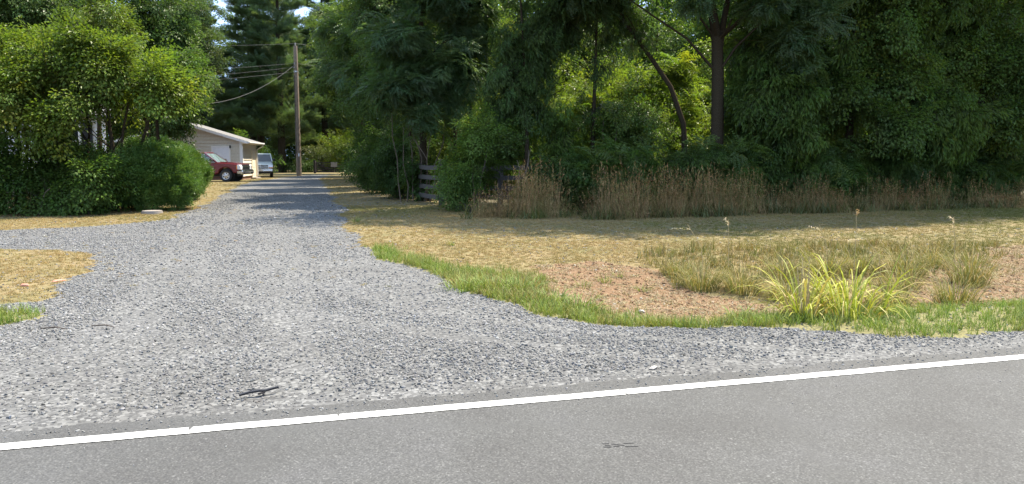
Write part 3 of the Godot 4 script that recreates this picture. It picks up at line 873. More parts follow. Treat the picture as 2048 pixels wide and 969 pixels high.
func build_house() -> void:
	var h := thing("house", "white clapboard house glimpsed through the leafy trees beside the drive", "house", V(-17.2, 0, 32.0), 0.5)
	var W := 12.0; var L := 8.0; var top := 3.3
	var wall := part("wall", box_mesh(Vector3(-W, 0.3, -L), Vector3(0, top, 0)), M.house_siding, h)
	part("foundation", box_mesh(Vector3(-W + 0.02, -0.3, -L + 0.02), Vector3(-0.02, 0.3, -0.02)), M.slab, h)
	var y := 0.31
	while y < top - 0.05:
		part("plank", lap_board(-W, 0, y, minf(y + 0.148, top)), M.house_siding, wall).scale.z = 0.4
		var o := part("plank", lap_board(0, L, y, minf(y + 0.145, top)), M.house_siding, wall)
		o.rotation.y = PI / 2
		o.scale.z = 0.4
		y += 0.15
	for x in [-1.5, -5.0, -8.6]:
		var w := part("window", box_mesh(Vector3(x - 0.5, 1.6, 0.01), Vector3(x + 0.5, 2.95, 0.07)), M.dark_glass, h)
		for f in [[x - 0.6, 1.5, x - 0.5, 3.05], [x + 0.5, 1.5, x + 0.6, 3.05], [x - 0.5, 2.95, x + 0.5, 3.05], [x - 0.5, 1.5, x + 0.5, 1.6], [x - 0.5, 2.25, x + 0.5, 2.3]]:
			part("frame", box_mesh(Vector3(f[0], f[1], 0.01), Vector3(f[2], f[3], 0.1)), M.trim, w)
		for s in [-1.0, 1.0]:
			part("shutter", box_mesh(Vector3(x + s * 0.83 - 0.2, 1.5, 0.01), Vector3(x + s * 0.83 + 0.2, 3.05, 0.085)), M.black, w)
	part("roof", extruded([Vector2(-0.35, top - 0.06), Vector2(L / 2, top + 1.9), Vector2(L + 0.35, top - 0.06), Vector2(L + 0.35, top + 0.06), Vector2(L / 2, top + 2.03), Vector2(-0.35, top + 0.06)], -W - 0.3, 0.3), M.roofing, h).rotation.y = PI / 2

# ---------------------------------------------------------------- vehicles (local +x is the front, +z the right flank)
func arc(cx: float, cy: float, r: float, a0: float, a1: float, n := 9) -> Array:
	var out := []
	for k in n + 1:
		var a := lerpf(a0, a1, float(k) / n)
		out.append(Vector2(cx + r * cos(a), cy + r * sin(a)))
	return out

func add_wheel(v: Node3D, at: Vector3, r: float, side: float) -> void:
	var b := MB.new()
	lathe_z(b, [Vector2(r * 0.6, -0.1), Vector2(r * 0.62, -0.125), Vector2(r * 0.93, -0.125), Vector2(r, -0.085), Vector2(r, 0.085), Vector2(r * 0.93, 0.125), Vector2(r * 0.62, 0.125), Vector2(r * 0.6, 0.1)], 28)
	var w := Node3D.new()
	w.name = "wheel"
	v.add_child(w, true)
	w.position = at
	part("tyre", b.commit(), M.rubber, w)
	b = MB.new()
	var s := side
	lathe_z(b, [Vector2(r * 0.6, -0.1 * s), Vector2(r * 0.6, 0.12 * s), Vector2(r * 0.55, 0.11 * s), Vector2(r * 0.5, 0.085 * s), Vector2(r * 0.2, 0.1 * s), Vector2(r * 0.14, 0.12 * s), Vector2(0, 0.125 * s)], 24)
	var rim := part("rim", b.commit(), M.alloy, w)
	for k in 6:
		var a := TAU * k / 6.0 + 0.3
		b = MB.new()
		tube(b, [Vector3(cos(a) * r * 0.39, sin(a) * r * 0.39, 0.07 * s), Vector3(cos(a) * r * 0.39, sin(a) * r * 0.39, 0.1 * s)], [r * 0.1, r * 0.1], 10)
		part("hole", b.commit(), M.black, rim)

func body_profile(upper: Array, wheels: Array, r: float, low: float, x_front: float, x_back: float) -> Array:
	# upper runs from the front to the back; the underside has an arch over each wheel
	var p := upper.duplicate()
	p.append(Vector2(x_back, low))
	for i in range(wheels.size() - 1, -1, -1):
		var half := acos(clampf((low - r * 0.88) / (r * 1.24), -1, 1))
		p += arc(wheels[i], r * 0.88, r * 1.24, PI - (PI / 2 - half) , PI / 2 - half, 10)
	p.append(Vector2(x_front, low))
	return p

func panes_side(v: Node3D, called: String, pts: Array, z: float, mat: Material) -> void:
	part(called, extruded(pts, z - 0.004, z + 0.004), mat, v)

func build_truck() -> void:
	var t := thing("pickup_truck", "dark red pickup truck parked nose out beside the garage", "truck", V(-20.85, 0, 51.0), -0.02)
	t.scale = Vector3.ONE * 1.06
	var r := 0.39; var hw := 0.97
	var upper := [Vector2(2.62, 0.6), Vector2(2.68, 0.85), Vector2(2.64, 1.06), Vector2(2.52, 1.13), Vector2(2.0, 1.19), Vector2(1.25, 1.23), Vector2(0.9, 1.21), Vector2(-0.95, 1.24), Vector2(-0.98, 1.3), Vector2(-2.72, 1.31), Vector2(-2.78, 1.25), Vector2(-2.8, 0.7)]
	var prof := [Vector2(2.5, 0.56)]
	prof += upper
	prof.append(Vector2(-2.7, 0.56))
	var ar := 0.49
	for wx in [-1.9, 1.75]:
		var dy := 0.56 - 0.42
		var a0 := PI - asin(dy / ar)
		prof += arc(wx, 0.42, ar, a0, PI - a0, 12)
		if wx < 0:
			prof += [Vector2(-1.2, 0.46), Vector2(1.1, 0.46)]
	var body := part("body", extruded(prof, -hw, hw, 0.06), M.red, t)
	part("hood_ridge", extruded([Vector2(2.4, 1.14), Vector2(2.0, 1.19), Vector2(1.28, 1.228), Vector2(1.28, 1.27), Vector2(2.0, 1.235), Vector2(2.4, 1.17)], -0.6, 0.6, 0.02), M.red, body)
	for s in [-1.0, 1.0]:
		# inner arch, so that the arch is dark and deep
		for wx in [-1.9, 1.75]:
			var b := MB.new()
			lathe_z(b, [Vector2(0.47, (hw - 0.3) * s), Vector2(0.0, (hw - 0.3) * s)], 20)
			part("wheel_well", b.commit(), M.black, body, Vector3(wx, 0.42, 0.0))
	# cab
	var cab := part("cab_roof", extruded([Vector2(0.42, 1.8), Vector2(0.3, 1.87), Vector2(-0.7, 1.89), Vector2(-0.86, 1.82), Vector2(-0.82, 1.77), Vector2(0.4, 1.75)], -0.76, 0.76, 0.04), M.red, t)
	for s in [-1.0, 1.0]:
		for bars in [[Vector3(1.2, 1.22, 0.9), Vector3(0.38, 1.8, 0.72), 0.09], [Vector3(0.0, 1.22, 0.91), Vector3(-0.1, 1.8, 0.73), 0.07], [Vector3(-0.86, 1.22, 0.91), Vector3(-0.8, 1.8, 0.73), 0.14]]:
			var b := MB.new()
			bar(b, bars[0] * Vector3(1, 1, s), bars[1] * Vector3(1, 1, s), 0.06, bars[2], Vector3(1, 0, 0) if absf(bars[0].x - bars[1].x) < 0.3 else Vector3.UP)
			part("pillar", b.commit(), M.red, cab)
		var q := MB.new()
		plate(q, [Vector3(1.12, 1.23, 0.9 * s), Vector3(0.03, 1.23, 0.9 * s), Vector3(-0.06, 1.77, 0.735 * s), Vector3(0.42, 1.77, 0.735 * s)], Vector3(0, 0.3, s), 0.006)
		part("side_window", q.commit(), M.glass, t)
		q = MB.new()
		plate(q, [Vector3(-0.04, 1.23, 0.9 * s), Vector3(-0.8, 1.23, 0.9 * s), Vector3(-0.76, 1.77, 0.735 * s), Vector3(-0.14, 1.77, 0.735 * s)], Vector3(0, 0.3, s), 0.006)
		part("side_window", q.commit(), M.glass, t)
		# door seams, handle and side moulding
		var door := part("door", box_mesh(Vector3(0.0, 0.55, (hw - 0.001) * s - 0.004), Vector3(1.02, 1.19, (hw - 0.001) * s + 0.004)), M.red, t)
		part("moulding", box_mesh(Vector3(0.0, 0.83, hw * s + (0.004 if s > 0 else -0.014)), Vector3(1.02, 0.87, hw * s + (0.014 if s > 0 else -0.004))), M.chrome, door)
		part("handle", box_mesh(Vector3(0.06, 1.06, hw * s - 0.03), Vector3(0.22, 1.1, hw * s + 0.03)), M.black, door)
		part("seam", box_mesh(Vector3(1.025, 0.5, hw * s - 0.005), Vector3(1.045, 1.2, hw * s + 0.005)), M.black, door)
		part("seam", box_mesh(Vector3(-0.03, 0.5, hw * s - 0.005), Vector3(-0.01, 1.2, hw * s + 0.005)), M.black, door)
		var mb := MB.new()
		extrude(mb, PackedVector2Array([Vector2(0.83, 1.27), Vector2(1.0, 1.27), Vector2(1.03, 1.36), Vector2(0.98, 1.45), Vector2(0.83, 1.45)]), minf(0.98 * s, 1.2 * s), maxf(0.98 * s, 1.2 * s), 0.02)
		part("mirror", mb.commit(), M.black, t)
		# lamp cluster wrapping the corner
		var hl := part("headlight", extruded([Vector2(2.5, 0.78), Vector2(2.705, 0.78), Vector2(2.69, 1.0), Vector2(2.63, 1.08), Vector2(2.46, 1.06)], minf(0.62 * s, (hw + 0.004) * s), maxf(0.62 * s, (hw + 0.004) * s), 0.015), M.lamp_glass, t)
		part("turn_lamp", box_mesh(Vector3(2.44, 0.8, hw * s - 0.006), Vector3(2.5, 1.02, hw * s + 0.006)), M.amber, hl)
	var ws := MB.new()
	plate(ws, [Vector3(1.18, 1.24, -0.86), Vector3(1.18, 1.24, 0.86), Vector3(0.44, 1.78, 0.68), Vector3(0.44, 1.78, -0.68)], Vector3(0.6, 0.8, 0), 0.006)
	part("windshield", ws.commit(), M.glass, t)
	for z in [-0.42, 0.42]:
		part("seat", extruded([Vector2(-0.1, 1.2), Vector2(0.15, 1.2), Vector2(-0.02, 1.55), Vector2(-0.1, 1.66), Vector2(-0.2, 1.64)], z - 0.24, z + 0.24, 0.04), M.seat, t)
	# nose
	var grille := part("grille", box_mesh(Vector3(2.6, 0.74, -0.62), Vector3(2.695, 1.09, 0.62)), M.black, t)
	part("bar", box_mesh(Vector3(2.695, 0.9, -0.62), Vector3(2.72, 0.97, 0.62)), M.chrome, grille)
	var bump := part("bumper", extruded([Vector2(2.45, 0.5), Vector2(2.74, 0.46), Vector2(2.84, 0.52), Vector2(2.86, 0.68), Vector2(2.8, 0.73), Vector2(2.45, 0.73)], -0.98, 0.98, 0.05), M.chrome, t)
	part("bumper_trim", box_mesh(Vector3(2.42, 0.73, -0.96), Vector3(2.8, 0.765, 0.96)), M.black, bump)
	for s in [-0.62, 0.62]:
		part("fog_lamp", box_mesh(Vector3(2.83, 0.5, s - 0.12), Vector3(2.868, 0.6, s + 0.12)), M.black, bump)
	part("rear_bumper", extruded([Vector2(-2.95, 0.5), Vector2(-2.78, 0.5), Vector2(-2.78, 0.68), Vector2(-2.95, 0.68)], -0.95, 0.95, 0.03), M.chrome, t)
	part("underbody", box_mesh(Vector3(-2.5, 0.34, -0.45), Vector3(2.3, 0.5, 0.45)), M.black, t)
	for wx in [-1.9, 1.75]:
		for s in [-1.0, 1.0]:
			add_wheel(t, Vector3(wx, 0.39, 0.83 * s), r, s)

func build_van() -> void:
	var t := thing("van", "silver green passenger van facing out from behind the garage", "van", V(-21.55, 0, 64.6), -1.266)
	var hw := 0.99
	var prof := [Vector2(2.42, 0.5), Vector2(2.5, 0.75), Vector2(2.5, 1.02), Vector2(2.4, 1.1), Vector2(1.72, 1.3), Vector2(1.6, 1.3), Vector2(-2.5, 1.3), Vector2(-2.55, 0.5)]
	for wx in [-1.5, 1.72]:
		prof += arc(wx, 0.36, 0.44, PI - asin(0.14 / 0.44), asin(0.14 / 0.44), 10)
	var body := part("body", extruded(prof, -hw, hw, 0.07), M.van_paint, t)
	part("cab_roof", extruded([Vector2(0.92, 1.93), Vector2(0.7, 2.0), Vector2(-2.35, 2.0), Vector2(-2.5, 1.9), Vector2(-2.5, 1.86), Vector2(0.95, 1.88)], -0.86, 0.86, 0.05), M.van_paint, t)
	for s in [-1.0, 1.0]:
		for bars in [[Vector3(1.66, 1.29, 0.93), Vector3(0.92, 1.92, 0.8)], [Vector3(0.45, 1.29, 0.94), Vector3(0.35, 1.92, 0.82)], [Vector3(-1.0, 1.29, 0.94), Vector3(-1.0, 1.92, 0.82)], [Vector3(-2.46, 1.29, 0.94), Vector3(-2.42, 1.92, 0.82)]]:
			var b := MB.new()
			bar(b, bars[0] * Vector3(1, 1, s), bars[1] * Vector3(1, 1, s), 0.07, 0.1, Vector3(1, 0, 0) if absf(bars[0].x - bars[1].x) < 0.3 else Vector3.UP)
			part("pillar", b.commit(), M.van_paint, body)
		for w in [[1.58, 0.46, 0.95, 0.38], [0.42, -0.96, 0.34, -0.96], [-1.04, -2.42, -1.04, -2.4]]:
			var q := MB.new()
			plate(q, [Vector3(w[0], 1.3, 0.93 * s), Vector3(w[1], 1.3, 0.93 * s), Vector3(w[3], 1.89, 0.815 * s), Vector3(w[2], 1.89, 0.815 * s)], Vector3(0, 0.2, s), 0.006)
			part("side_window", q.commit(), M.dark_glass, t)
		part("headlight", extruded([Vector2(2.4, 0.84), Vector2(2.515, 0.84), Vector2(2.51, 1.0), Vector2(2.44, 1.05), Vector2(2.3, 1.02)], minf(0.66 * s, (hw + 0.004) * s), maxf(0.66 * s, (hw + 0.004) * s), 0.015), M.lamp_glass, t)
		part("turn_lamp", box_mesh(Vector3(2.4, 0.76, minf(0.66 * s, (hw + 0.003) * s)), Vector3(2.51, 0.835, maxf(0.66 * s, (hw + 0.003) * s))), M.amber, t)
		var mb := MB.new()
		extrude(mb, PackedVector2Array([Vector2(1.28, 1.36), Vector2(1.4, 1.36), Vector2(1.43, 1.5), Vector2(1.28, 1.55)]), minf(0.98 * s, 1.18 * s), maxf(0.98 * s, 1.18 * s), 0.02)
		part("mirror", mb.commit(), M.black, t)
		part("lower_panel", box_mesh(Vector3(-2.4, 0.52, hw * s - 0.006), Vector3(2.3, 0.8, hw * s + 0.006)), M.tan_paint, t)
	var ws := MB.new()
	plate(ws, [Vector3(1.66, 1.31, -0.88), Vector3(1.66, 1.31, 0.88), Vector3(0.96, 1.9, 0.76), Vector3(0.96, 1.9, -0.76)], Vector3(0.65, 0.75, 0), 0.006)
	part("windshield", ws.commit(), M.dark_glass, t)
	part("dashboard", box_mesh(Vector3(1.0, 1.2, -0.85), Vector3(1.5, 1.34, 0.85)), M.seat, t)
	for z in [-0.45, 0.45]:
		part("seat", extruded([Vector2(0.1, 1.2), Vector2(0.4, 1.2), Vector2(0.24, 1.62), Vector2(0.14, 1.72), Vector2(0.05, 1.7)], z - 0.26, z + 0.26, 0.04), M.seat, t)
	# grille: a dark opening quartered by a bright cross, in a bright frame
	var grille := part("grille", box_mesh(Vector3(2.4, 0.78, -0.62), Vector3(2.505, 1.02, 0.62)), M.black, t)
	for f in [[0.775, 0.8, -0.64, 0.64], [1.005, 1.03, -0.64, 0.64], [0.885, 0.915, -0.62, 0.62]]:
		part("bar", box_mesh(Vector3(2.49, f[0], f[2]), Vector3(2.535, f[1], f[3])), M.chrome, grille)
	for z in [-0.635, 0.0, 0.635]:
		part("bar", box_mesh(Vector3(2.49, 0.8, z - 0.02), Vector3(2.53, 1.005, z + 0.02)), M.chrome, grille)
	var bump := part("bumper", extruded([Vector2(2.3, 0.48), Vector2(2.6, 0.46), Vector2(2.66, 0.52), Vector2(2.66, 0.68), Vector2(2.58, 0.72), Vector2(2.3, 0.72)], -1.02, 1.02, 0.06), M.chrome, t)
	part("licence_plate", box_mesh(Vector3(2.662, 0.53, -0.16), Vector3(2.672, 0.67, 0.16)), M.plate_white, bump)
	part("air_dam", box_mesh(Vector3(2.25, 0.3, -0.9), Vector3(2.45, 0.47, 0.9)), M.black, t)
	for wx in [-1.5, 1.72]:
		for s in [-1.0, 1.0]:
			add_wheel(t, Vector3(wx, 0.34, 0.86 * s), 0.34, s)

# ---------------------------------------------------------------- fence, gate, pole, wires
func rail(b: MB, p: Vector3, q: Vector3, tall := 0.15) -> void:
	var mid := p.lerp(q, R(0.4, 0.6)) + Vector3(0, R(-0.025, 0.01), 0)
	bar(b, p, mid, 0.03, tall)
	bar(b, mid, q, 0.03, tall)

func build_fence() -> void:
	var f := thing("board_fence", "weathered grey four board fence corner overgrown by shrubs", "fence", V(-2.35, 0, 24.9))
	var posts := [Vector3(0, 0, 0), Vector3(-0.95, 0, -2.2), Vector3(-1.75, 0, -4.6), Vector3(1.95, 0, 0.35), Vector3(4.2, 0, 0.55)]
	for p in posts:
		var b := MB.new()
		var tall := 1.52 if p == posts[0] else 1.38
		bar(b, p + Vector3(0, -0.2, 0), p + Vector3(R(-0.03, 0.03), tall, R(-0.03, 0.03)), 0.17, 0.15, Vector3(0.2, 0, 1))
		part("post", b.commit(), M.fence, f)
	for run in [[0, 1], [1, 2], [0, 3], [3, 4]]:
		for k in 4:
			var b := MB.new()
			var y := 0.28 + 0.33 * k
			var side := Vector3(-0.09, 0, 0.04) if run[1] < 3 else Vector3(0.0, 0, 0.1)
			rail(b, posts[run[0]] + Vector3(0, y + R(-0.03, 0.03), 0) + side, posts[run[1]] + Vector3(0, y + R(-0.06, 0.03), 0) + side)
			part("rail", b.commit(), M.fence, f)

func build_gate() -> void:
	var g := thing("farm_gate", "dark brown wooden five rail farm gate closing the end of the drive", "gate", V(-20.75, 0, 79.6))
	for half in [0, 1]:
		var x0: float = 0.05 + half * 2.0; var x1: float = x0 + 1.92
		for k in 5:
			var b := MB.new()
			bar(b, Vector3(x0, 0.18 + 0.235 * k, 0), Vector3(x1, 0.18 + 0.235 * k, 0), 0.04, 0.11)
			part("rail", b.commit(), M.gate_wood, g)
		for x in [x0 + 0.05, x1 - 0.05]:
			var b := MB.new()
			bar(b, Vector3(x, 0.1, 0.045), Vector3(x, 1.2, 0.045), 0.12, 0.04, Vector3.BACK)
			part("stile", b.commit(), M.gate_wood, g)
		var b := MB.new()
		var a := [Vector3(x0 + 0.1, 1.1, 0.05), Vector3(x1 - 0.1, 0.2, 0.05)] if half == 0 else [Vector3(x0 + 0.1, 0.2, 0.05), Vector3(x1 - 0.1, 1.1, 0.05)]
		bar(b, a[0], a[1], 0.04, 0.12)
		part("brace", b.commit(), M.gate_wood, g)
	for x in [-0.1, 4.12]:
		var b := MB.new()
		bar(b, Vector3(x, -0.3, 0), Vector3(x, 1.36, 0), 0.2, 0.2, Vector3.BACK)
		part("post", b.commit(), M.gate_wood, g)
	part("sign", box_mesh(Vector3(1.62, 0.68, 0.075), Vector3(2.3, 1.18, 0.09)), M.slab, g)

func build_pole() -> void:
	var p := thing("utility_pole", "brown wooden utility pole at the edge of the drive", "utility pole", V(-19.25, 0, 68))
	var b := MB.new()
	tube(b, [Vector3(0, -0.5, 0), Vector3(0.0, 4, 0), Vector3(0.02, 8.9, 0), Vector3(0.02, 11.5, 0)], [0.235, 0.21, 0.19, 0.165], 14)
	part("pole", b.commit(), M.pole, p)
	b = MB.new()
	tube(b, [Vector3(-0.12, 2.0, 0.2), Vector3(-0.1, 8.9, 0.18)], [0.035, 0.035], 6)
	part("conduit", b.commit(), M.fence, p)
	for a in [[Vector3(0.02, 11.5, 0), 0.25], [Vector3(-0.05, 9.85, 0.18), 0.16], [Vector3(-0.08, 9.5, 0.18), 0.16], [Vector3(-0.08, 9.1, 0.18), 0.16]]:
		b = MB.new()
		tube(b, [a[0], a[0] + Vector3(0, a[1] * 0.5, 0), a[0] + Vector3(0, a[1] * 0.6, 0), a[0] + Vector3(0, a[1], 0)], [0.05, 0.05, 0.075, 0.05], 10)
		part("insulator", b.commit(), M.pale, p)
	b = MB.new()
	tube(b, [Vector3(0.015, 9.2, 0), Vector3(0.015, 9.3, 0)], [0.2, 0.2], 14)
	part("band", b.commit(), M.metal, p)
	part("tag", box_mesh(Vector3(0.04, 1.75, 0.218), Vector3(0.15, 2.0, 0.23)), M.plate_white, p)
	var o := p.position
	var wires := [
		["top bare wire running from the head of the utility pole", o + Vector3(0.02, 11.7, 0), V(-36, 10.6, 58), 0.35, 0.011],
		["second wire down on the utility pole, sagging towards the house", o + Vector3(-0.1, 9.95, 0.2), V(-36, 8.0, 57), 0.3, 0.012],
		["third wire down on the utility pole, sagging towards the house", o + Vector3(-0.12, 9.6, 0.22), V(-36, 7.2, 56), 0.35, 0.012],
		["lowest of the taut wires on the utility pole", o + Vector3(-0.12, 9.2, 0.22), V(-36, 6.7, 55), 0.35, 0.012],
		["slack service cable drooping in a deep curve from the utility pole", o + Vector3(-0.12, 9.75, 0.2), V(-29, 7.3, 52), 2.7, 0.016],
		["top wire leaving the utility pole for the woods", o + Vector3(0.02, 11.7, 0), V(-9, 13.2, 84), 0.3, 0.011],
		["lower wire leaving the utility pole for the woods", o + Vector3(0.12, 9.95, 0.1), V(-9, 11.0, 84), 0.3, 0.011]]
	for w in wires:
		var pts := []; var rad := []
		for k in 25:
			var t := k / 24.0
			pts.append(w[1].lerp(w[2], t) - Vector3(0, 4.0 * w[3] * t * (1 - t), 0))
			rad.append(w[4])
		b = MB.new()
		tube(b, pts, rad, 5)
		tag(part("overhead_wire", b.commit(), M.wire, self), w[0], "wire", "wires strung from the utility pole")

# ---------------------------------------------------------------- small growth
func clump(called: String, label: String, group: String, x: float, d: float, n: int, tall: float, width: float, spread: float, upright: float, cols: Array, droop := 0.9) -> Node3D:
	var t := thing(called, label, "grass", V(x, height(x, d), d), 0.0, group)
	var b := MB.new()
	for i in n:
		var a := R(0, TAU); var r := spread * sqrt(rng.randf())
		var lean := Vector3(cos(a) * R(0.2, 1.0), upright, sin(a) * R(0.2, 1.0))
		var c: Color = cols[rng.randi() % cols.size()]
		blade(b, Vector3(cos(a) * r, -0.03, sin(a) * r), lean, tall * R(0.5, 1.1), width * R(0.7, 1.2), droop * R(0.3, 1.2), 5, shade_of(c, 0.2), shade_of(c.lerp(Color(0.4, 0.32, 0.14), 0.35), 0.15))
	part("blades", b.commit(), M.grass, t).set_meta("kind", "stuff")
	return t

func build_clumps() -> void:
	var olive := Color(0.14, 0.14, 0.046); var straw := Color(0.34, 0.26, 0.12); var green := Color(0.15, 0.22, 0.05); var yellow := Color(0.36, 0.36, 0.055)
	# the big yellowing clump by the gravel: every blade is its own
	var at := V(3.1, height(3.1, 7.45), 7.45)
	var t := thing("reed_clump", "large arching clump of broad yellow green grass beside the gravel shoulder", "grass", at)
	for i in 210:
		var b := MB.new()
		var right := rng.randf() < 0.62
		var c := Vector3(0.28 if right else -0.2, 0, 0.05 if right else 0.12)
		var a := R(0, TAU); var r := (0.3 if right else 0.14) * sqrt(rng.randf())
		var lean := Vector3(cos(a) * R(0.2, 0.9) - (0.0 if right else 0.1), R(1.2, 2.4), sin(a) * R(0.2, 0.9))
		var col := yellow.lerp(green, R(0, 0.75)) if rng.randf() < 0.75 else straw
		blade(b, c + Vector3(cos(a) * r, -0.04, sin(a) * r), lean, R(0.45, 1.05), R(0.014, 0.026), R(0.4, 1.1), 7, shade_of(col, 0.15), shade_of(col.lerp(yellow, 0.5), 0.15))
		part("blade", b.commit(), M.grass, t)
	for k in 9:
		var b := MB.new()
		var p := Vector3(-0.2 + R(-0.06, 0.06), -0.03, 0.14 + R(-0.06, 0.06))
		tube(b, [p, p + Vector3(R(-0.05, 0.05), 0.3, R(-0.03, 0.03)), p + Vector3(R(-0.14, 0.08), R(0.5, 0.68), R(-0.08, 0.08))], [0.006, 0.005, 0.003], 5)
		part("stem", b.commit(), M.straw_stem, t)
	for k in 6:
		var b := MB.new()
		var s := -1.0 if k < 3 else 1.0
		blade(b, Vector3(0.1 * s + R(-0.2, 0.2), -0.02, R(-0.1, 0.1)), Vector3(s * R(0.35, 0.75), 1.5, R(-0.2, 0.3)), R(0.85, 1.1), 0.02, R(0.5, 0.75), 9, shade_of(yellow, 0.1), Color(0.5, 0.48, 0.2))
		part("blade", b.commit(), M.grass, t)
	var g := "olive grass clumps on the ditch bank"
	var spots := [[2.5, 9.75, 190, 0.42, "olive grass clump on the bank edge, first above the bare red earth"], [3.0, 9.6, 200, 0.44, "thick olive grass clump on the bank just before the yellowing reed clump"], [2.35, 10.4, 130, 0.32, "low olive grass clump at the back of the bare red earth"], [4.45, 8.75, 200, 0.42, "olive grass clump just past the yellowing reed clump"], [5.25, 8.75, 170, 0.45, "lone olive grass clump in the bare earth near the lush verge"], [6.4, 11.3, 150, 0.45, "pale olive grass clump behind the second patch of bare earth"], [6.3, 10.2, 210, 0.62, "tallest olive grass clump, at the edge of the second bare patch"], [3.8, 10.3, 200, 0.46, "olive grass clump directly behind the yellowing reed clump"], [4.5, 10.6, 200, 0.48, "wide olive grass clump behind the reed clump's tips"], [5.1, 10.8, 170, 0.42, "olive grass clump halfway along the top of the bank"], [5.2, 9.9, 160, 0.44, "grey green grass clump in front of the second bare patch"], [5.7, 10.7, 160, 0.5, "olive grass clump beside the tallest one"], [3.4, 9.2, 170, 0.4, "olive grass clump half hidden by the yellowing reed clump"], [3.9, 9.2, 180, 0.42, "dense olive grass clump seen through the reed clump's arching blades"], [7.2, 11.6, 90, 0.3, "small faded grass clump near the far end of the bank"]]
	for s in spots:
		clump("grass_clump", s[4], g, s[0], s[1], int(s[2] * 1.8), s[3] * 1.15, 0.0075, 0.22, 2.0, [olive, olive, straw, Color(0.13, 0.17, 0.045)], 0.8)
	var small := [[0.91, 9.53, 40, 0.2, "small green tuft standing alone on the bare red earth"], [1.25, 9.95, 46, 0.18, "green tuft on the bare earth, second from the drive"], [1.69, 9.61, 44, 0.2, "green tuft on the bare earth, third from the drive"], [1.5, 10.3, 34, 0.15, "little tuft at the upper rim of the bare earth"], [1.02, 9.0, 24, 0.16, "sparse thin tuft low on the bare red earth"], [-1.08, 13.47, 60, 0.16, "dark green weed tuft alone on the sunny lawn"], [-3.82, 18.29, 60, 0.26, "leafy weed tuft at the shaded edge of the drive"], [2.0, 7.74, 60, 0.11, "dark green low rosette on the red earth"], [2.65, 6.27, 34, 0.07, "tiny weed growing through the gravel shoulder"], [-2.2, 12.1, 60, 0.16, "grass tuft on the corner between lawn and drive"]]
	for s in small:
		clump("weed_tuft", s[4], "small tufts on bare earth and lawn", s[0], s[1], s[2], s[3], 0.009, 0.09, 1.4, [green, olive], 0.7)
	clump("weed_tuft", "broad dark green leafy tuft beside the foot of the reed clump", "small tufts on bare earth and lawn", 2.44, 7.66, 150, 0.27, 0.014, 0.17, 1.2, [green, Color(0.12, 0.22, 0.06)], 0.9)
	var lush := [[-0.56, 8.95, "first lush green grass clump at the bend of the drive"], [-0.23, 8.95, "second lush green grass clump at the bend of the drive"], [0.09, 8.9, "third lush green grass clump, nearest the bare earth"], [0.43, 8.4, "fourth lush green clump, where the verge narrows"], [0.72, 8.15, "fifth lush green clump, on the narrow verge"]]
	for s in lush:
		clump("lush_clump", s[2], "lush green clumps at the bend of the drive", s[0], s[1], 150, 0.3, 0.012, 0.24, 1.5, [green, green, Color(0.13, 0.24, 0.05)], 0.8)
	# seed stalks that stand above the clumps
	var stalks := [[2.62, 10.1, 0.78, -0.5, "bent grass stalk with a drooping seed head over the shaded lawn"], [2.95, 10.1, 0.86, -0.1, "upright pale grass stalk with a silvery seed head"], [4.35, 10.2, 0.8, -0.35, "thin arching stalk above the middle of the bank"], [4.75, 10.3, 0.98, 0.05, "tall rusty seed stalk rising highest from the bank"], [4.95, 9.9, 0.72, -0.6, "low bowed stalk near the rusty seed stalk"], [6.2, 10.4, 0.9, -0.15, "faint upright stalk beside the tallest olive clump"]]
	for s in stalks:
		var o := thing("grass_stalk", s[4], "grass", V(s[0], height(s[0], s[1]), s[1]), 0.0, "seed stalks standing above the ditch bank")
		var tip := Vector3(s[3] * 0.45, s[2], R(-0.1, 0.1)); var mid := Vector3(s[3] * 0.1, s[2] * 0.62, 0)
		var end := tip + Vector3(s[3] * 0.4, -0.22 * absf(s[3]), 0)
		var b := MB.new()
		tube(b, [Vector3(0, -0.03, 0), mid, tip], [0.005, 0.004, 0.003], 5)
		part("stem", b.commit(), M.straw_stem, o)
		b = MB.new()
		for k in 26:
			var u := rng.randf()
			blade(b, mid.lerp(tip, 0.75).lerp(end + Vector3(0, 0.06, 0), u) + Vector3(R(-1, 1), R(-1, 1), R(-1, 1)) * 0.008, Vector3(s[3] * 0.5 + R(-0.6, 0.6), 0.8 - u, R(-0.6, 0.6)), R(0.03, 0.06), 0.008, 0.6, 2, shade_of(Color(0.4, 0.25, 0.11) if absf(s[3]) < 0.07 else Color(0.5, 0.42, 0.28), 0.2))
		part("seed_head", b.commit(), M.dry, o)

func rock(called: String, label: String, cat: String, x: float, d: float, s: Vector3, mat: Material) -> void:
	var o := part(called, K.stone, mat, self, V(x, height(x, d) + s.y * 0.35, d))
	o.scale = s
	o.rotation.y = R(0, TAU)
	tag(o, label, cat)

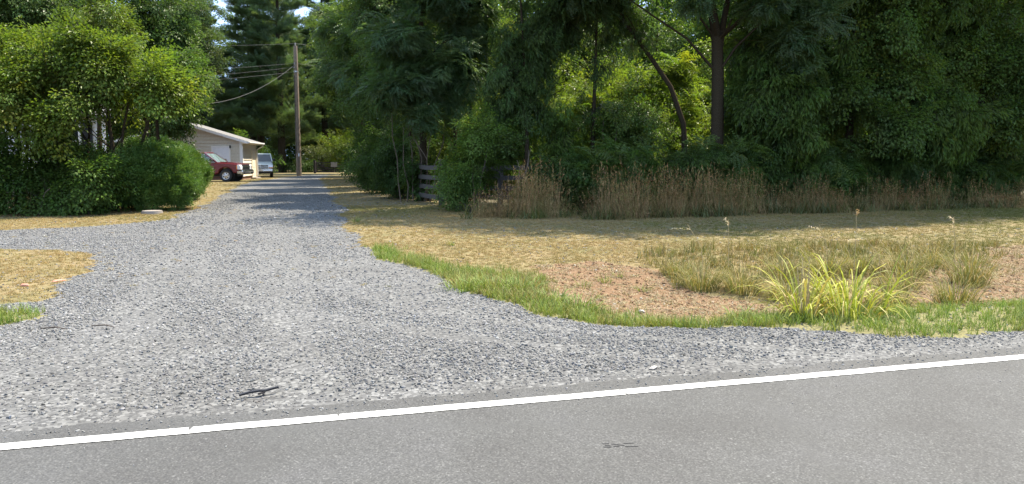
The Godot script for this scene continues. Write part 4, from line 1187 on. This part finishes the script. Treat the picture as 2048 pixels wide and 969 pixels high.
func build_litter() -> void:
	# strip of black rubber on the stones
	var t := thing("rubber_strip", "ragged black rubber strip lying on the gravel near the road", "debris", V(-1.66, height(-1.66, 4.78) + 0.028, 4.78), 0.42)
	var b := MB.new()
	var pts := [Vector3(-0.125, 0.0, 0.012), Vector3(-0.06, 0.008, 0.0), Vector3(0.0, 0.012, 0.004), Vector3(0.04, 0.006, -0.002), Vector3(0.12, 0.016, -0.012)]
	for k in 4:
		bar(b, pts[k], pts[k + 1] + (pts[k + 1] - pts[k]) * 0.05, [0.022, 0.026, 0.028, 0.018][k], 0.012)
	part("strip", b.commit(), M.stick, t)
	b = MB.new()
	bar(b, Vector3(-0.01, -0.002, 0.028), Vector3(0.035, 0.0, 0.018), 0.012, 0.008)
	part("torn_end", b.commit(), M.stick, t)
	rock("rubber_scrap", "small black scrap on the gravel in front of the rubber strip", "debris", -1.63, 4.66, Vector3(0.022, 0.008, 0.012), M.stick)
	for s in [[-4.14, 6.66, 0.13, "dark forked twig lying on the gravel below the grass island"], [-3.75, 6.76, 0.12, "short thin twig on the gravel beside the forked one"]]:
		var o := thing("twig", s[3], "twig", V(s[0], height(s[0], s[1]) + 0.03, s[1]), R(-0.3, 0.3), "twigs on the gravel")
		b = MB.new()
		tube(b, [Vector3(-s[2], 0, 0.02), Vector3(0, 0.01, -0.005), Vector3(s[2], 0.0, 0.01)], [0.005, 0.007, 0.003], 5)
		part("stem", b.commit(), M.twig, o)
		if s[0] < -4:
			b = MB.new()
			tube(b, [Vector3(0, 0.01, -0.005), Vector3(0.09, 0.02, 0.06)], [0.006, 0.003], 5)
			part("fork", b.commit(), M.twig, o)
	rock("pale_stone", "pale round stone on the bare red earth bank", "stone", 1.48, 8.4, Vector3(0.045, 0.04, 0.04), M.pale)
	rock("pale_stone", "pale stone in the green verge grass by the gravel", "stone", 0.72, 7.85, Vector3(0.04, 0.035, 0.04), M.pale)
	rock("pale_stone", "larger pale stone in the dust at the road edge", "stone", 1.05, 5.42, Vector3(0.05, 0.025, 0.035), M.pale)
	rock("brick_fragment", "small reddish brick fragment at the rim of the dry grass island", "stone", -5.9, 8.95, Vector3(0.06, 0.04, 0.045), M.brick)
	rock("brick_fragment", "flat reddish stone half buried in the dry grass island", "stone", -5.7, 9.3, Vector3(0.09, 0.03, 0.06), M.brick)
	# low slab in front of the clipped shrubs
	b = MB.new()
	tube(b, [Vector3(0, -0.05, 0), Vector3(0, 0.07, 0), Vector3(0, 0.085, 0)], [0.29, 0.28, 0.26], 16)
	tag(part("stone_slab", b.commit(), M.slab, self, V(-10.2, 0, 21.2)), "low round grey stone slab on the grass below the clipped shrubs", "stone")

# ---------------------------------------------------------------- planting
func build_left() -> void:
	var lime := Color(0.135, 0.195, 0.032); var green := Color(0.085, 0.15, 0.03)
	var up := Vector3.UP
	# the spreading tree whose branches hang over the clipped shrubs
	var lobes := []
	for a in [[-2.2, 3.6, 0.2, 1.2], [-1.2, 4.4, -0.3, 1.1], [-0.2, 4.55, 0.4, 1.1], [0.6, 4.0, 0.6, 1.05], [1.35, 3.5, 0.5, 0.85], [1.75, 3.35, 0.4, 0.5], [-0.6, 3.6, 1.1, 1.1], [0.4, 3.1, 1.2, 0.9], [-1.8, 3.0, 1.2, 0.9], [-0.4, 4.2, -1.2, 1.2], [0.9, 3.6, -0.9, 1.0], [-1.0, 2.4, 1.3, 0.7], [1.75, 3.7, 0.0, 0.7]]:
		lobes.append([Vector3(a[0], a[1], a[2]), Vector3(a[3], a[3] * 0.72, a[3])])
	var t := tree("maple_tree", "low spreading yellow green tree overhanging the clipped shrubs", "broadleaf trees before the house", V(-11.95, 0, 22.4), 4.4, 0.1, lobes, "broad", M.leaf, 1750, lime, {"size": 1.25, "droop": 0.3, "gap": -0.1, "yellow": 0.06, "lean": Vector3(0.3, 0, 0.2)})
	for k in 5:
		part("trunk", limb_mesh(Vector3(R(-0.2, 0.2), -0.1, R(-0.2, 0.2)), Vector3(-1.6 + 0.8 * k, R(3.0, 3.8), R(-0.4, 0.6)), R(0.05, 0.075), 0.03, 0.03), M.bark, t)
	lobes = []
	for a in [[-2.2, 4.2, 0, 1.3], [-1.0, 4.55, 0.5, 1.2], [0.3, 4.5, 0.2, 1.1], [1.3, 4.1, 0.4, 1.1], [-1.6, 3.4, 1.0, 1.1], [-0.2, 3.7, 1.2, 1.1], [1.1, 3.3, 1.1, 1.0], [0.0, 4.3, -1.2, 1.3], [-2.0, 2.6, 1.2, 0.8], [0.6, 2.7, 1.4, 0.7]]:
		lobes.append([Vector3(a[0], a[1], a[2]), Vector3(a[3], a[3] * 0.72, a[3])])
	t = tree("maple_tree", "bushy yellow green tree at the edge of the picture before the house", "broadleaf trees before the house", V(-14.9, 0, 22.6), 4.4, 0.11, lobes, "broad", M.leaf, 1550, lime, {"size": 1.25, "droop": 0.3, "gap": -0.1, "yellow": 0.08})
	for k in 4:
		part("trunk", limb_mesh(Vector3(R(-0.3, 0.3), -0.1, R(-0.3, 0.3)), Vector3(-1.5 + 1.0 * k, R(2.8, 3.6), R(-0.4, 0.6)), R(0.05, 0.075), 0.03, 0.03), M.bark, t)
	tree("young_tree", "light green tree rising above the house roof", "broadleaf trees before the house", V(-15.6, 0, 28.5), 7.2, 0.12, lobes_in(Vector3(0, 6.0, 0), Vector3(1.9, 1.7, 1.7), 9, 0.95), "broad", M.leaf, 700, lime, {"size": 1.15})
	tree("young_tree", "mid green tree beside the house, behind the spreading tree", "broadleaf trees before the house", V(-12.6, 0, 27.2), 5.6, 0.1, lobes_in(Vector3(0, 4.3, 0), Vector3(1.5, 1.2, 1.4), 7, 0.85), "broad", M.leaf, 420, green, {"size": 1.1})
	var g := "shrubs under the trees before the house"
	shrub("understorey_shrub", "dark green shrub at the very edge of the picture under the yellow green tree", g, V(-14.5, 0, 21.0), Vector3(1.2, 2.3, 1.0), "broad", M.leaf, 300, green, {"gap": -0.12})
	shrub("understorey_shrub", "low loose shrub with gaps showing the sunlit grass behind", g, V(-12.9, 0, 20.6), Vector3(0.9, 1.2, 0.7), "broad", M.leaf, 130, green, {"gap": -0.05})
	shrub("understorey_shrub", "upright loose shrub before the white house wall", g, V(-13.4, 0, 21.8), Vector3(0.9, 2.5, 0.8), "broad", M.leaf, 170, green, {"gap": 0.0})
	shrub("understorey_shrub", "dense dark shrub at the foot of the spreading tree", g, V(-11.9, 0, 21.0), Vector3(1.0, 2.0, 0.9), "broad", M.leaf, 330, green)
	shrub("understorey_shrub", "shrub crown filling the space below the spreading tree's branches", g, V(-12.3, 0, 23.0), Vector3(1.0, 2.5, 0.9), "broad", M.leaf, 260, green, {"gap": -0.08})
	shrub("understorey_shrub", "tall loose shrub filling the space under the bushy tree's crown", g, V(-13.6, 0, 23.2), Vector3(1.2, 3.2, 0.9), "broad", M.leaf, 300, green, {"gap": -0.05})
	shrub("understorey_shrub", "tall shrub behind the trunks of the spreading tree", g, V(-12.2, 0, 23.6), Vector3(0.9, 3.3, 0.8), "broad", M.leaf, 260, green, {"gap": -0.05})
	clipped_shrub("biggest rounded clipped shrub, closest to the spreading tree", V(-10.9, 0, 22.9), Vector3(1.15, 1.75, 1.15), 2600)
	clipped_shrub("middle one of the three rounded clipped shrubs", V(-12.85, 0, 28.2), Vector3(1.15, 2.0, 1.2), 2500)
	clipped_shrub("rounded clipped shrub closest to the red pickup truck", V(-15.0, 0, 33.8), Vector3(1.05, 1.95, 1.1), 2400)
	g = "tall trees behind the house"
	var deep := Color(0.07, 0.125, 0.036)
	tree("tall_tree", "dark tall tree behind the house roof", g, V(-28.5, 0, 45), 15, 0.3, lobes_in(Vector3(0, 9.5, 0), Vector3(4.2, 5.0, 4.0), 16, 1.9), "far", M.leaf, 1500, deep, {"limbs": 12})
	tree("tall_tree", "airy tall tree with sky showing through, beside the sky gap", g, V(-27.0, 0, 62), 20, 0.32, lobes_in(Vector3(0, 12.0, 0), Vector3(3.6, 7.0, 3.6), 22, 1.5), "far", M.leaf, 1100, Color(0.085, 0.13, 0.05), {"gap": -0.02, "limbs": 16, "gap_scale": 26.0})
	tree("tall_tree", "tall tree between the dark one and the airy one", g, V(-34, 0, 58), 19, 0.34, lobes_in(Vector3(0, 11.5, 0), Vector3(5.0, 7.0, 4.5), 20, 2.0), "far", M.leaf, 1700, Color(0.075, 0.135, 0.035), {"limbs": 12})
	tree("tall_tree", "tall tree furthest along behind the house", g, V(-42, 0, 60), 18, 0.34, lobes_in(Vector3(0, 11, 0), Vector3(5.0, 6.5, 4.5), 16, 2.1), "far", M.leaf, 1300, deep, {"limbs": 10})
	tree("tall_tree", "lower dark tree between the house and the garage roof", g, V(-23.2, 0, 50), 8.5, 0.2, lobes_in(Vector3(0, 5.6, 0), Vector3(3.0, 2.6, 2.6), 12, 1.3), "far", M.leaf, 800, deep)
	tree("tall_tree", "tall mid green tree straight above the spreading tree", g, V(-23.5, 0, 49), 17, 0.28, lobes_in(Vector3(0, 10.5, 0), Vector3(3.2, 5.5, 3.0), 16, 1.5), "far", M.leaf, 1100, Color(0.085, 0.145, 0.04), {"limbs": 12, "gap": -0.1})
	pine("pine with full boughs just beside the utility pole's wires", V(-31.6, 0, 92), 22, 5.2, 2.5, 3000, Color(0.11, 0.165, 0.08))
	pine("tall dark pine straight behind the utility pole", V(-25.6, 0, 84), 25, 5.2, 3.4, 3300, Color(0.11, 0.165, 0.08))
	pine("tall pine with a bare lower trunk between the van and the pole", V(-29.2, 0, 88), 26, 5.4, 4.0, 3300, Color(0.115, 0.17, 0.078))
	pine("pine nearest the farm gate", V(-23.3, 0, 94), 24, 5.0, 4.4, 3000, Color(0.108, 0.162, 0.08))
	pine("pine over the garage roof, beside the sky gap", V(-33.5, 0, 82), 20, 4.6, 2.0, 2900, Color(0.12, 0.175, 0.085))
	pine("dark low boughed pine behind the garage ridge", V(-36.5, 0, 74), 13, 4.6, 0.8, 3000, Color(0.08, 0.125, 0.06))
	pine("pine filling the gap between the pole and the locust trees", V(-19.5, 0, 98), 25, 5.2, 3.0, 2900, Color(0.11, 0.165, 0.08))
	pine("far pine between the two tallest ones", V(-30.5, 0, 100), 27, 5.4, 3.0, 2900, Color(0.11, 0.165, 0.08))
	g = "bushes around the farm gate"
	shrub("sunlit_bush", "bright yellow green bush behind the farm gate", g, V(-19.2, 0, 86), Vector3(2.2, 4.4, 2.0), "far", M.leaf, 260, lime)
	shrub("sunlit_bush", "pale grey green bush seen over the farm gate", g, V(-21.8, 0, 90), Vector3(2.4, 4.2, 2.0), "far", M.leaf, 220, Color(0.14, 0.17, 0.08), {"gap": -0.05})
	shrub("sunlit_bush", "dark bush between the pole and the farm gate", g, V(-23.6, 0, 84), Vector3(1.8, 2.2, 1.4), "far", M.leaf, 150, deep)
	shrub("sunlit_bush", "low bush behind the van", g, V(-27.0, 0, 78), Vector3(2.2, 2.4, 1.6), "far", M.leaf, 180, green)
	shrub("sunlit_bush", "leafy bush between the garage and the pine trunks", g, V(-25.5, 0, 72), Vector3(1.8, 3.6, 1.6), "far", M.leaf, 200, green)

func build_drive_trees() -> void:
	var blue := Color(0.08, 0.132, 0.052)
	var g := "locust trees lining the drive"
	var ord := ["first", "second", "third", "fourth", "fifth", "sixth", "seventh"]
	var spots := [[-3.2, 27.2, 11.5, 2.5, 1800], [-4.3, 32.0, 12.5, 3.1, 1900], [-6.3, 39.0, 13.0, 3.3, 1500], [-8.5, 47.0, 14.0, 3.5, 1300], [-10.9, 56.0, 15.0, 3.7, 1300], [-13.0, 66.0, 16.0, 4.0, 1300], [-15.2, 77.0, 17.0, 4.4, 1300]]
	for i in spots.size():
		var s = spots[i]
		var lobes := lobes_in(Vector3(0, s[2] * 0.58, 0), Vector3(s[3], s[2] * 0.38, s[3]), 16, s[3] * 0.45)
		if i < 2:
			lobes += lobes_in(Vector3(-0.3, 3.6, 1.0), Vector3(s[3] * 0.85, 1.6, 1.2), 6, 0.9)
		var t := tree("locust_tree", "%s blue green locust tree along the drive, counted from the fence corner" % ord[i], g, V(s[0], 0, s[1]), s[2], 0.16, lobes, "frond" if i % 2 == 0 else "broad", M.leaf, s[4], blue.lerp(Color(0.1, 0.165, 0.04), 0.0 if i % 2 == 0 else 0.5), {"size": 1.15 if i < 2 else 1.5 if i < 4 else 2.0, "gap": -0.2, "droop": 0.5, "limbs": 12})
		if i == 0:
			for k in 6:
				part("bare_stem", limb_mesh(Vector3(-0.75 + 0.2 * k, -0.1, R(0.2, 0.6)), Vector3(-1.1 + 0.35 * k + R(-0.2, 0.2), R(2.6, 3.4), R(0.3, 0.8)), 0.028, 0.012, 0.02), M.stem, t)
			var b := MB.new()
			tube(b, [Vector3(-0.25, 2.9, 1.2), Vector3(-0.15, 2.2, 1.35), Vector3(0.2, 1.7, 1.45), Vector3(0.3, 1.5, 1.5)], [0.012, 0.014, 0.012, 0.008], 5)
			part("hanging_vine", b.commit(), M.stem, t)
	g = "shrubs under the locust trees along the drive"
	var low := [[-4.3, 29.0, 1.2, 2.6], [-3.1, 26.9, 0.8, 1.5], [-5.7, 33.6, 1.3, 3.0], [-6.9, 40.5, 1.3, 3.4], [-8.6, 48.5, 1.4, 3.6], [-10.6, 58.0, 1.5, 3.8], [-12.4, 68.5, 1.6, 4.0]]
	for i in low.size():
		var s = low[i]
		shrub("roadside_shrub", "%s dark leafy shrub along the drive under the locust trees" % ord[i], g, V(s[0], 0, s[1]), Vector3(s[2], s[3], s[2]), "broad" if i < 3 else "far", M.leaf, 420 if i < 3 else 200, Color(0.07, 0.125, 0.035), {"gap": -0.25})

func build_woods() -> void:
	var deep := Color(0.08, 0.135, 0.04); var mid := Color(0.1, 0.165, 0.038); var lime := Color(0.15, 0.215, 0.034)
	var g := "trees at the front of the woods"
	# slim trees
	for s in [[-1.55, 29.0, 10.5, "slim straight dark trunked tree beside the fence corner woods"], [-0.95, 28.4, 11.0, "second slim straight tree, next to the tree with drooping leaves"], [-2.3, 30.5, 11.0, "slim tree half hidden by the first locust"]]:
		tree("slim_tree", s[3], g, V(s[0], 0, s[1]), s[2], 0.085, lobes_in(Vector3(0, 8.8, 0), Vector3(1.5, 2.2, 1.5), 8, 0.8), "frond", M.leaf, 360, mid, {"lean": Vector3(R(-0.2, 0.2), 0, 0)})
	for s in [[0.5, 24.4, 9.5, 2.0, "tree with long drooping leaves nearest the fence corner"], [2.7, 25.4, 10.0, 2.1, "second tree with long drooping leaves, before the sunlit clearing"]]:
		var lb := lobes_in(Vector3(0, 5.4, 0), Vector3(s[3], 3.4, s[3] * 0.8), 15, 0.85)
		tree("drooping_tree", s[4], g, V(s[0], 0, s[1]), s[2], 0.09, lb, "long", M.leaf, 950, deep, {"droop": 0.9, "gap": 0.05, "yellow": 0.03, "limbs": 14, "upper": [Vector3(0, 10.0, 1.5), Vector3(2.6, 2.8, 2.6), 200]})
	# the big forked tree
	var lobes := []
	for a in [[-4.4, 6.9, 0.2, 1.3], [-3.2, 7.6, 0.4, 1.4], [-1.8, 8.4, 0, 1.6], [0, 9.6, 0.3, 2.2], [1.8, 8.4, 0, 1.9], [2.6, 6.6, 0.7, 1.1], [2.0, 5.0, 0.9, 0.8], [2.5, 4.3, 1.0, 0.55], [-1.2, 7.4, 1.0, 1.0], [1.0, 7.2, 1.1, 1.0], [2.9, 5.6, 1.3, 0.9], [3.4, 7.2, 1.0, 1.1], [1.6, 6.2, 1.5, 0.8], [0.6, 6.0, 1.7, 0.6], [-0.9, 6.3, 1.6, 0.7], [-0.2, 10.8, -0.6, 2.0], [-2.4, 9.6, -0.5, 1.8], [-4.6, 8.2, 0.0, 1.4]]:
		lobes.append([Vector3(a[0], a[1], a[2]), Vector3(a[3], a[3] * 0.7, a[3])])
	var t := tree("forked_tree", "big dark forked tree trunk standing at the clearing", g, V(6.5, 0, 24.0), 11.5, 0.2, lobes, "frond", M.leaf, 2500, Color(0.08, 0.132, 0.052), {"droop": 0.55, "limbs": 13, "limb_min": 6.0, "size": 1.2, "upper": [Vector3(0.5, 12.0, 2.4), Vector3(4.6, 3.6, 3.4), 420], "path": [Vector3(0, -0.1, 0), Vector3(0.02, 1.0, 0), Vector3(0.0, 2.6, 0.02), Vector3(-0.03, 4.2, 0), Vector3(-0.08, 5.2, 0), Vector3(-0.35, 6.6, 0), Vector3(-0.6, 9.0, 0)], "rad": [0.25, 0.21, 0.2, 0.19, 0.18, 0.11, 0.05]})
	part("fork", limb_mesh(Vector3(-0.02, 4.7, 0.02), Vector3(0.75, 8.6, 0.1), 0.12, 0.04, 0.02), M.bark, t)
	# the leaning trunk
	lobes = lobes_in(Vector3(-3.4, 8.2, 0), Vector3(1.8, 1.5, 1.8), 9, 0.9)
	tree("leaning_tree", "dark trunk leaning away from the big forked tree across the clearing", g, V(5.75, 0, 25.2), 8, 0.14, lobes, "frond", M.leaf, 600, deep, {"droop": 0.5, "path": [Vector3(0, -0.1, 0), Vector3(0.05, 1.4, 0), Vector3(-0.05, 2.7, 0), Vector3(-0.5, 3.9, 0), Vector3(-1.35, 5.1, 0), Vector3(-2.1, 6.0, 0), Vector3(-3.4, 7.8, 0)], "rad": [0.11, 0.1, 0.09, 0.08, 0.07, 0.06, 0.025]})
	# the closed wall of leaves further along
	var wall := [[8.8, 25.0, 10.5, 2.2, "first dense leafy tree past the big forked trunk"], [11.4, 25.6, 11.5, 2.3, "second dense leafy tree past the big forked trunk"], [14.1, 26.6, 12.0, 2.4, "third dense leafy tree past the big forked trunk"], [16.9, 27.4, 12.0, 2.4, "fourth dense leafy tree past the big forked trunk"], [19.8, 28.6, 12.0, 2.6, "fifth dense leafy tree past the big forked trunk, at the picture's edge"]]
	for i in wall.size():
		var s = wall[i]
		var lb := lobes_in(Vector3(0, s[2] * 0.52, 0), Vector3(s[3], s[2] * 0.46, s[3] * 0.9), 22, 1.0)
		lb += lobes_in(Vector3(0, 3.0, 1.2), Vector3(s[3] * 0.95, 1.7, 1.0), 9, 0.8)
		tree("leafy_tree", s[4], g, V(s[0], 0, s[1]), s[2], 0.16, lb, "long" if i % 2 == 0 else "broad", M.leaf, 2300, mid.lerp(deep, R(0, 0.6)), {"droop": 0.6, "gap": -0.1, "yellow": 0.06, "limbs": 14, "size": 1.3, "upper": [Vector3(0, s[2] + 1.0, 2.6), Vector3(3.4, 4.2, 3.2), 420]})
	# sunlit growth in the clearing behind
	g = "sunlit growth in the clearing"
	var lit := [[3.3, 29.3, 1.3, 5.0, "sumac bush under the leaning trunk, sunlit"], [4.9, 30.2, 1.4, 5.8, "tall sunlit sumac bush in the middle of the clearing"], [6.3, 30.8, 1.4, 6.0, "tallest sunlit sumac bush, behind the big forked trunk"], [7.8, 29.4, 1.2, 4.0, "sunlit bush just past the big forked trunk"], [1.5, 30.4, 1.3, 4.2, "sunlit bush behind the second drooping tree"], [-0.6, 31.6, 1.4, 4.4, "sunlit bush behind the first drooping tree"], [-2.8, 34.5, 1.8, 6.0, "tall sunlit bush behind the slim trunks"], [0.4, 36.5, 2.0, 6.6, "broad sunlit bush deep in the clearing"], [3.6, 36.5, 2.0, 6.8, "pale sunlit bush deep behind the sumac"], [7.4, 36.5, 2.0, 6.6, "sunlit bush deep behind the big forked trunk"]]
	for i in lit.size():
		var s = lit[i]
		shrub("clearing_bush", s[4], g, V(s[0], 0, s[1]), Vector3(s[2], s[3], s[2]), ["sumac", "broad", "sumac", "broad", "long"][i % 5] if i < 6 else "far", M.leaf, 360 if i < 6 else 170, lime, {"lobes": 11, "gap": -0.15, "size": 1.2 if i < 6 else 0.9, "droop": 0.2})
	var sunny := [[-3.6, 39.5, 9.0, "tall sunlit young tree deep behind the slim trunks"], [-0.9, 38.0, 8.6, "sunlit young tree between the slim trunks and the first drooping tree"], [1.9, 38.8, 9.0, "sunlit young tree behind the two drooping trees"], [5.2, 38.5, 8.0, "sunlit young tree framed by the leaning trunk"], [9.6, 37.5, 8.6, "sunlit young tree glimpsed past the big forked trunk"]]
	for s in sunny:
		tree("sapling", s[3], g, V(s[0], 0, s[1]), s[2], 0.07, lobes_in(Vector3(0, s[2] * 0.58, 0), Vector3(1.7, s[2] * 0.4, 1.5), 14, 0.85), "far", M.leaf, 420, lime, {"gap": -0.1, "size": 0.75})
	# undergrowth behind the dead grass
	g = "dark undergrowth behind the dead grass"
	var ord := ["first", "second", "third", "fourth", "fifth", "sixth", "seventh", "eighth", "ninth", "tenth", "eleventh", "twelfth", "thirteenth", "fourteenth", "fifteenth", "sixteenth"]
	shrub("fence_shrub", "bright green shrub overgrowing the board fence corner", g, V(-0.95, 0, 23.2), Vector3(1.15, 3.0, 1.0), "broad", M.leaf, 560, Color(0.125, 0.205, 0.04), {"size": 0.9})
	shrub("fence_shrub", "low green shrub at the foot of the board fence", g, V(-1.2, 0, 22.0), Vector3(0.75, 1.5, 0.6), "broad", M.leaf, 260, mid, {"size": 0.85})
	for s in [[-0.2, 25.6, 4.6, "thin leafy shrub between the fence corner and the first drooping tree"], [1.6, 24.6, 4.2, "thin leafy shrub between the two drooping trees"], [3.3, 24.3, 4.4, "thin leafy shrub past the second drooping tree"], [4.6, 25.6, 4.6, "thin leafy shrub below the leaning trunk"], [7.6, 24.0, 4.6, "leafy shrub at the foot of the big forked trunk"]]:
		shrub("thicket_shrub", s[3], g, V(s[0], 0, s[1]), Vector3(1.1, s[2], 0.9), "long" if s[0] < 2.0 else "broad", M.leaf, 380, mid, {"gap": 0.02, "lobes": 10, "droop": 0.6, "yellow": 0.08})
	for i in 16:
		var x := 0.4 + i * 1.2
		var d := 21.9 + maxf(0.0, x - 3.5) * 0.37 + R(-0.2, 0.5)
		shrub("undergrowth_shrub", "%s dark undergrowth shrub behind the dead grass, counted from the fence corner" % ord[i], g, V(x, 0, d), Vector3(1.0, R(1.8, 2.5), 0.9), ["broad", "long", "sumac"][i % 3], M.leaf, 320, deep.lerp(mid, R(0, 0.7)), {"gap": -0.2, "droop": 0.5})
	# trees beyond the clearing
	g = "trees beyond the clearing"
	var back := [[-6.5, 52, 15.0], [-3.0, 44, 13.0], [1.2, 43, 12.5], [5.2, 46, 11.2], [8.6, 45, 11.0], [12.6, 43, 13.0], [17.0, 42, 13.0], [21.5, 42, 13.0], [26.0, 42, 13.0]]
	for i in back.size():
		var s = back[i]
		tree("back_tree", "%s tree beyond the clearing, counted from the drive" % ord[i], g, V(s[0], 0, s[1]), s[2], 0.22, lobes_in(Vector3(0, s[2] * 0.56, 0), Vector3(3.0, s[2] * 0.42, 2.8), 18, 1.4), "far", M.leaf, 1000, mid, {"gap": -0.12, "limbs": 10})
	# the wood goes on as one mass
	var xf := []; var cols := PackedColorArray()
	for i in 13000:
		var x := R(-95, 75); var d := R(108, 128) if x < -8 else R(56, 80)
		var top := 15.0 + 4.0 * nz.get_noise_1d(x * 4.0) + (5.0 if x < -8 else 0.0) - (8.0 if x > -49 and x < -41 else 0.0)
		var y := pow(rng.randf(), 1.15) * top
		var s := R(1.8, 3.2)
		xf.append(Transform3D(Basis.from_euler(Vector3(R(-0.5, 0.5), R(0, TAU), R(-0.6, 0.4))) * Basis.from_scale(Vector3.ONE * s), V(x, y + 0.3, d)))
		cols.append(shade_of(mid, 0.25))
	tag(copies("distant_woods", K.far, M.leaf, self, xf, cols), "far belt of mixed green woodland", "", "", "stuff")

func _ready() -> void:
	# camera
	var cam := Camera3D.new()
	cam.name = "camera"
	add_child(cam)
	cam.position = Vector3(0, 1.55, 0)
	cam.rotation.x = -atan(167.0 / 1500.0)
	cam.fov = rad_to_deg(2.0 * atan(484.5 / 1500.0))
	cam.near = 0.1; cam.far = 2000.0
	cam.current = true
	# sky, sun and exposure
	var env := Environment.new()
	env.background_mode = Environment.BG_SKY
	var sky_mat := ProceduralSkyMaterial.new()
	sky_mat.sky_top_color = Color(0.54, 0.61, 0.71)
	sky_mat.sky_horizon_color = Color(0.56, 0.67, 0.84)
	sky_mat.sky_curve = 0.18
	sky_mat.ground_horizon_color = Color(0.5, 0.52, 0.45)
	sky_mat.ground_bottom_color = Color(0.3, 0.29, 0.24)
	var sky := Sky.new()
	sky.sky_material = sky_mat
	env.sky = sky
	env.background_energy_multiplier = 1.25
	env.tonemap_mode = Environment.TONE_MAPPER_LINEAR
	env.tonemap_exposure = 3.5
	env.sdfgi_enabled = true; env.ssao_enabled = true; env.ssil_enabled = true
	var we := WorldEnvironment.new()
	we.environment = env
	add_child(we)
	var sun := DirectionalLight3D.new()
	sun.name = "sun"
	sun.light_energy = 1.3
	sun.light_color = Color(1.0, 0.955, 0.88)
	sun.light_angular_distance = 0.53
	sun.shadow_enabled = true
	add_child(sun)
	var el := deg_to_rad(62.0)
	sun.look_at_from_position(Vector3.ZERO, -Vector3(0.85 * cos(el), sin(el), -0.527 * cos(el)), Vector3.FORWARD)
	# noise fields and shared shapes
	rng.seed = 20240619
	nz.seed = 7; nz.frequency = 0.01; nz.fractal_octaves = 2
	nf.seed = 11; nf.frequency = 0.01; nf.fractal_octaves = 2
	make_materials()
	make_sprays()
	# the setting, then the things in it
	build_ground()
	build_garage()
	build_house()
	build_left()
	build_drive_trees()
	build_woods()
	build_truck()
	build_van()
	build_fence()
	build_gate()
	build_pole()
	build_grass()
	build_gravel()
	build_clumps()
	build_litter()
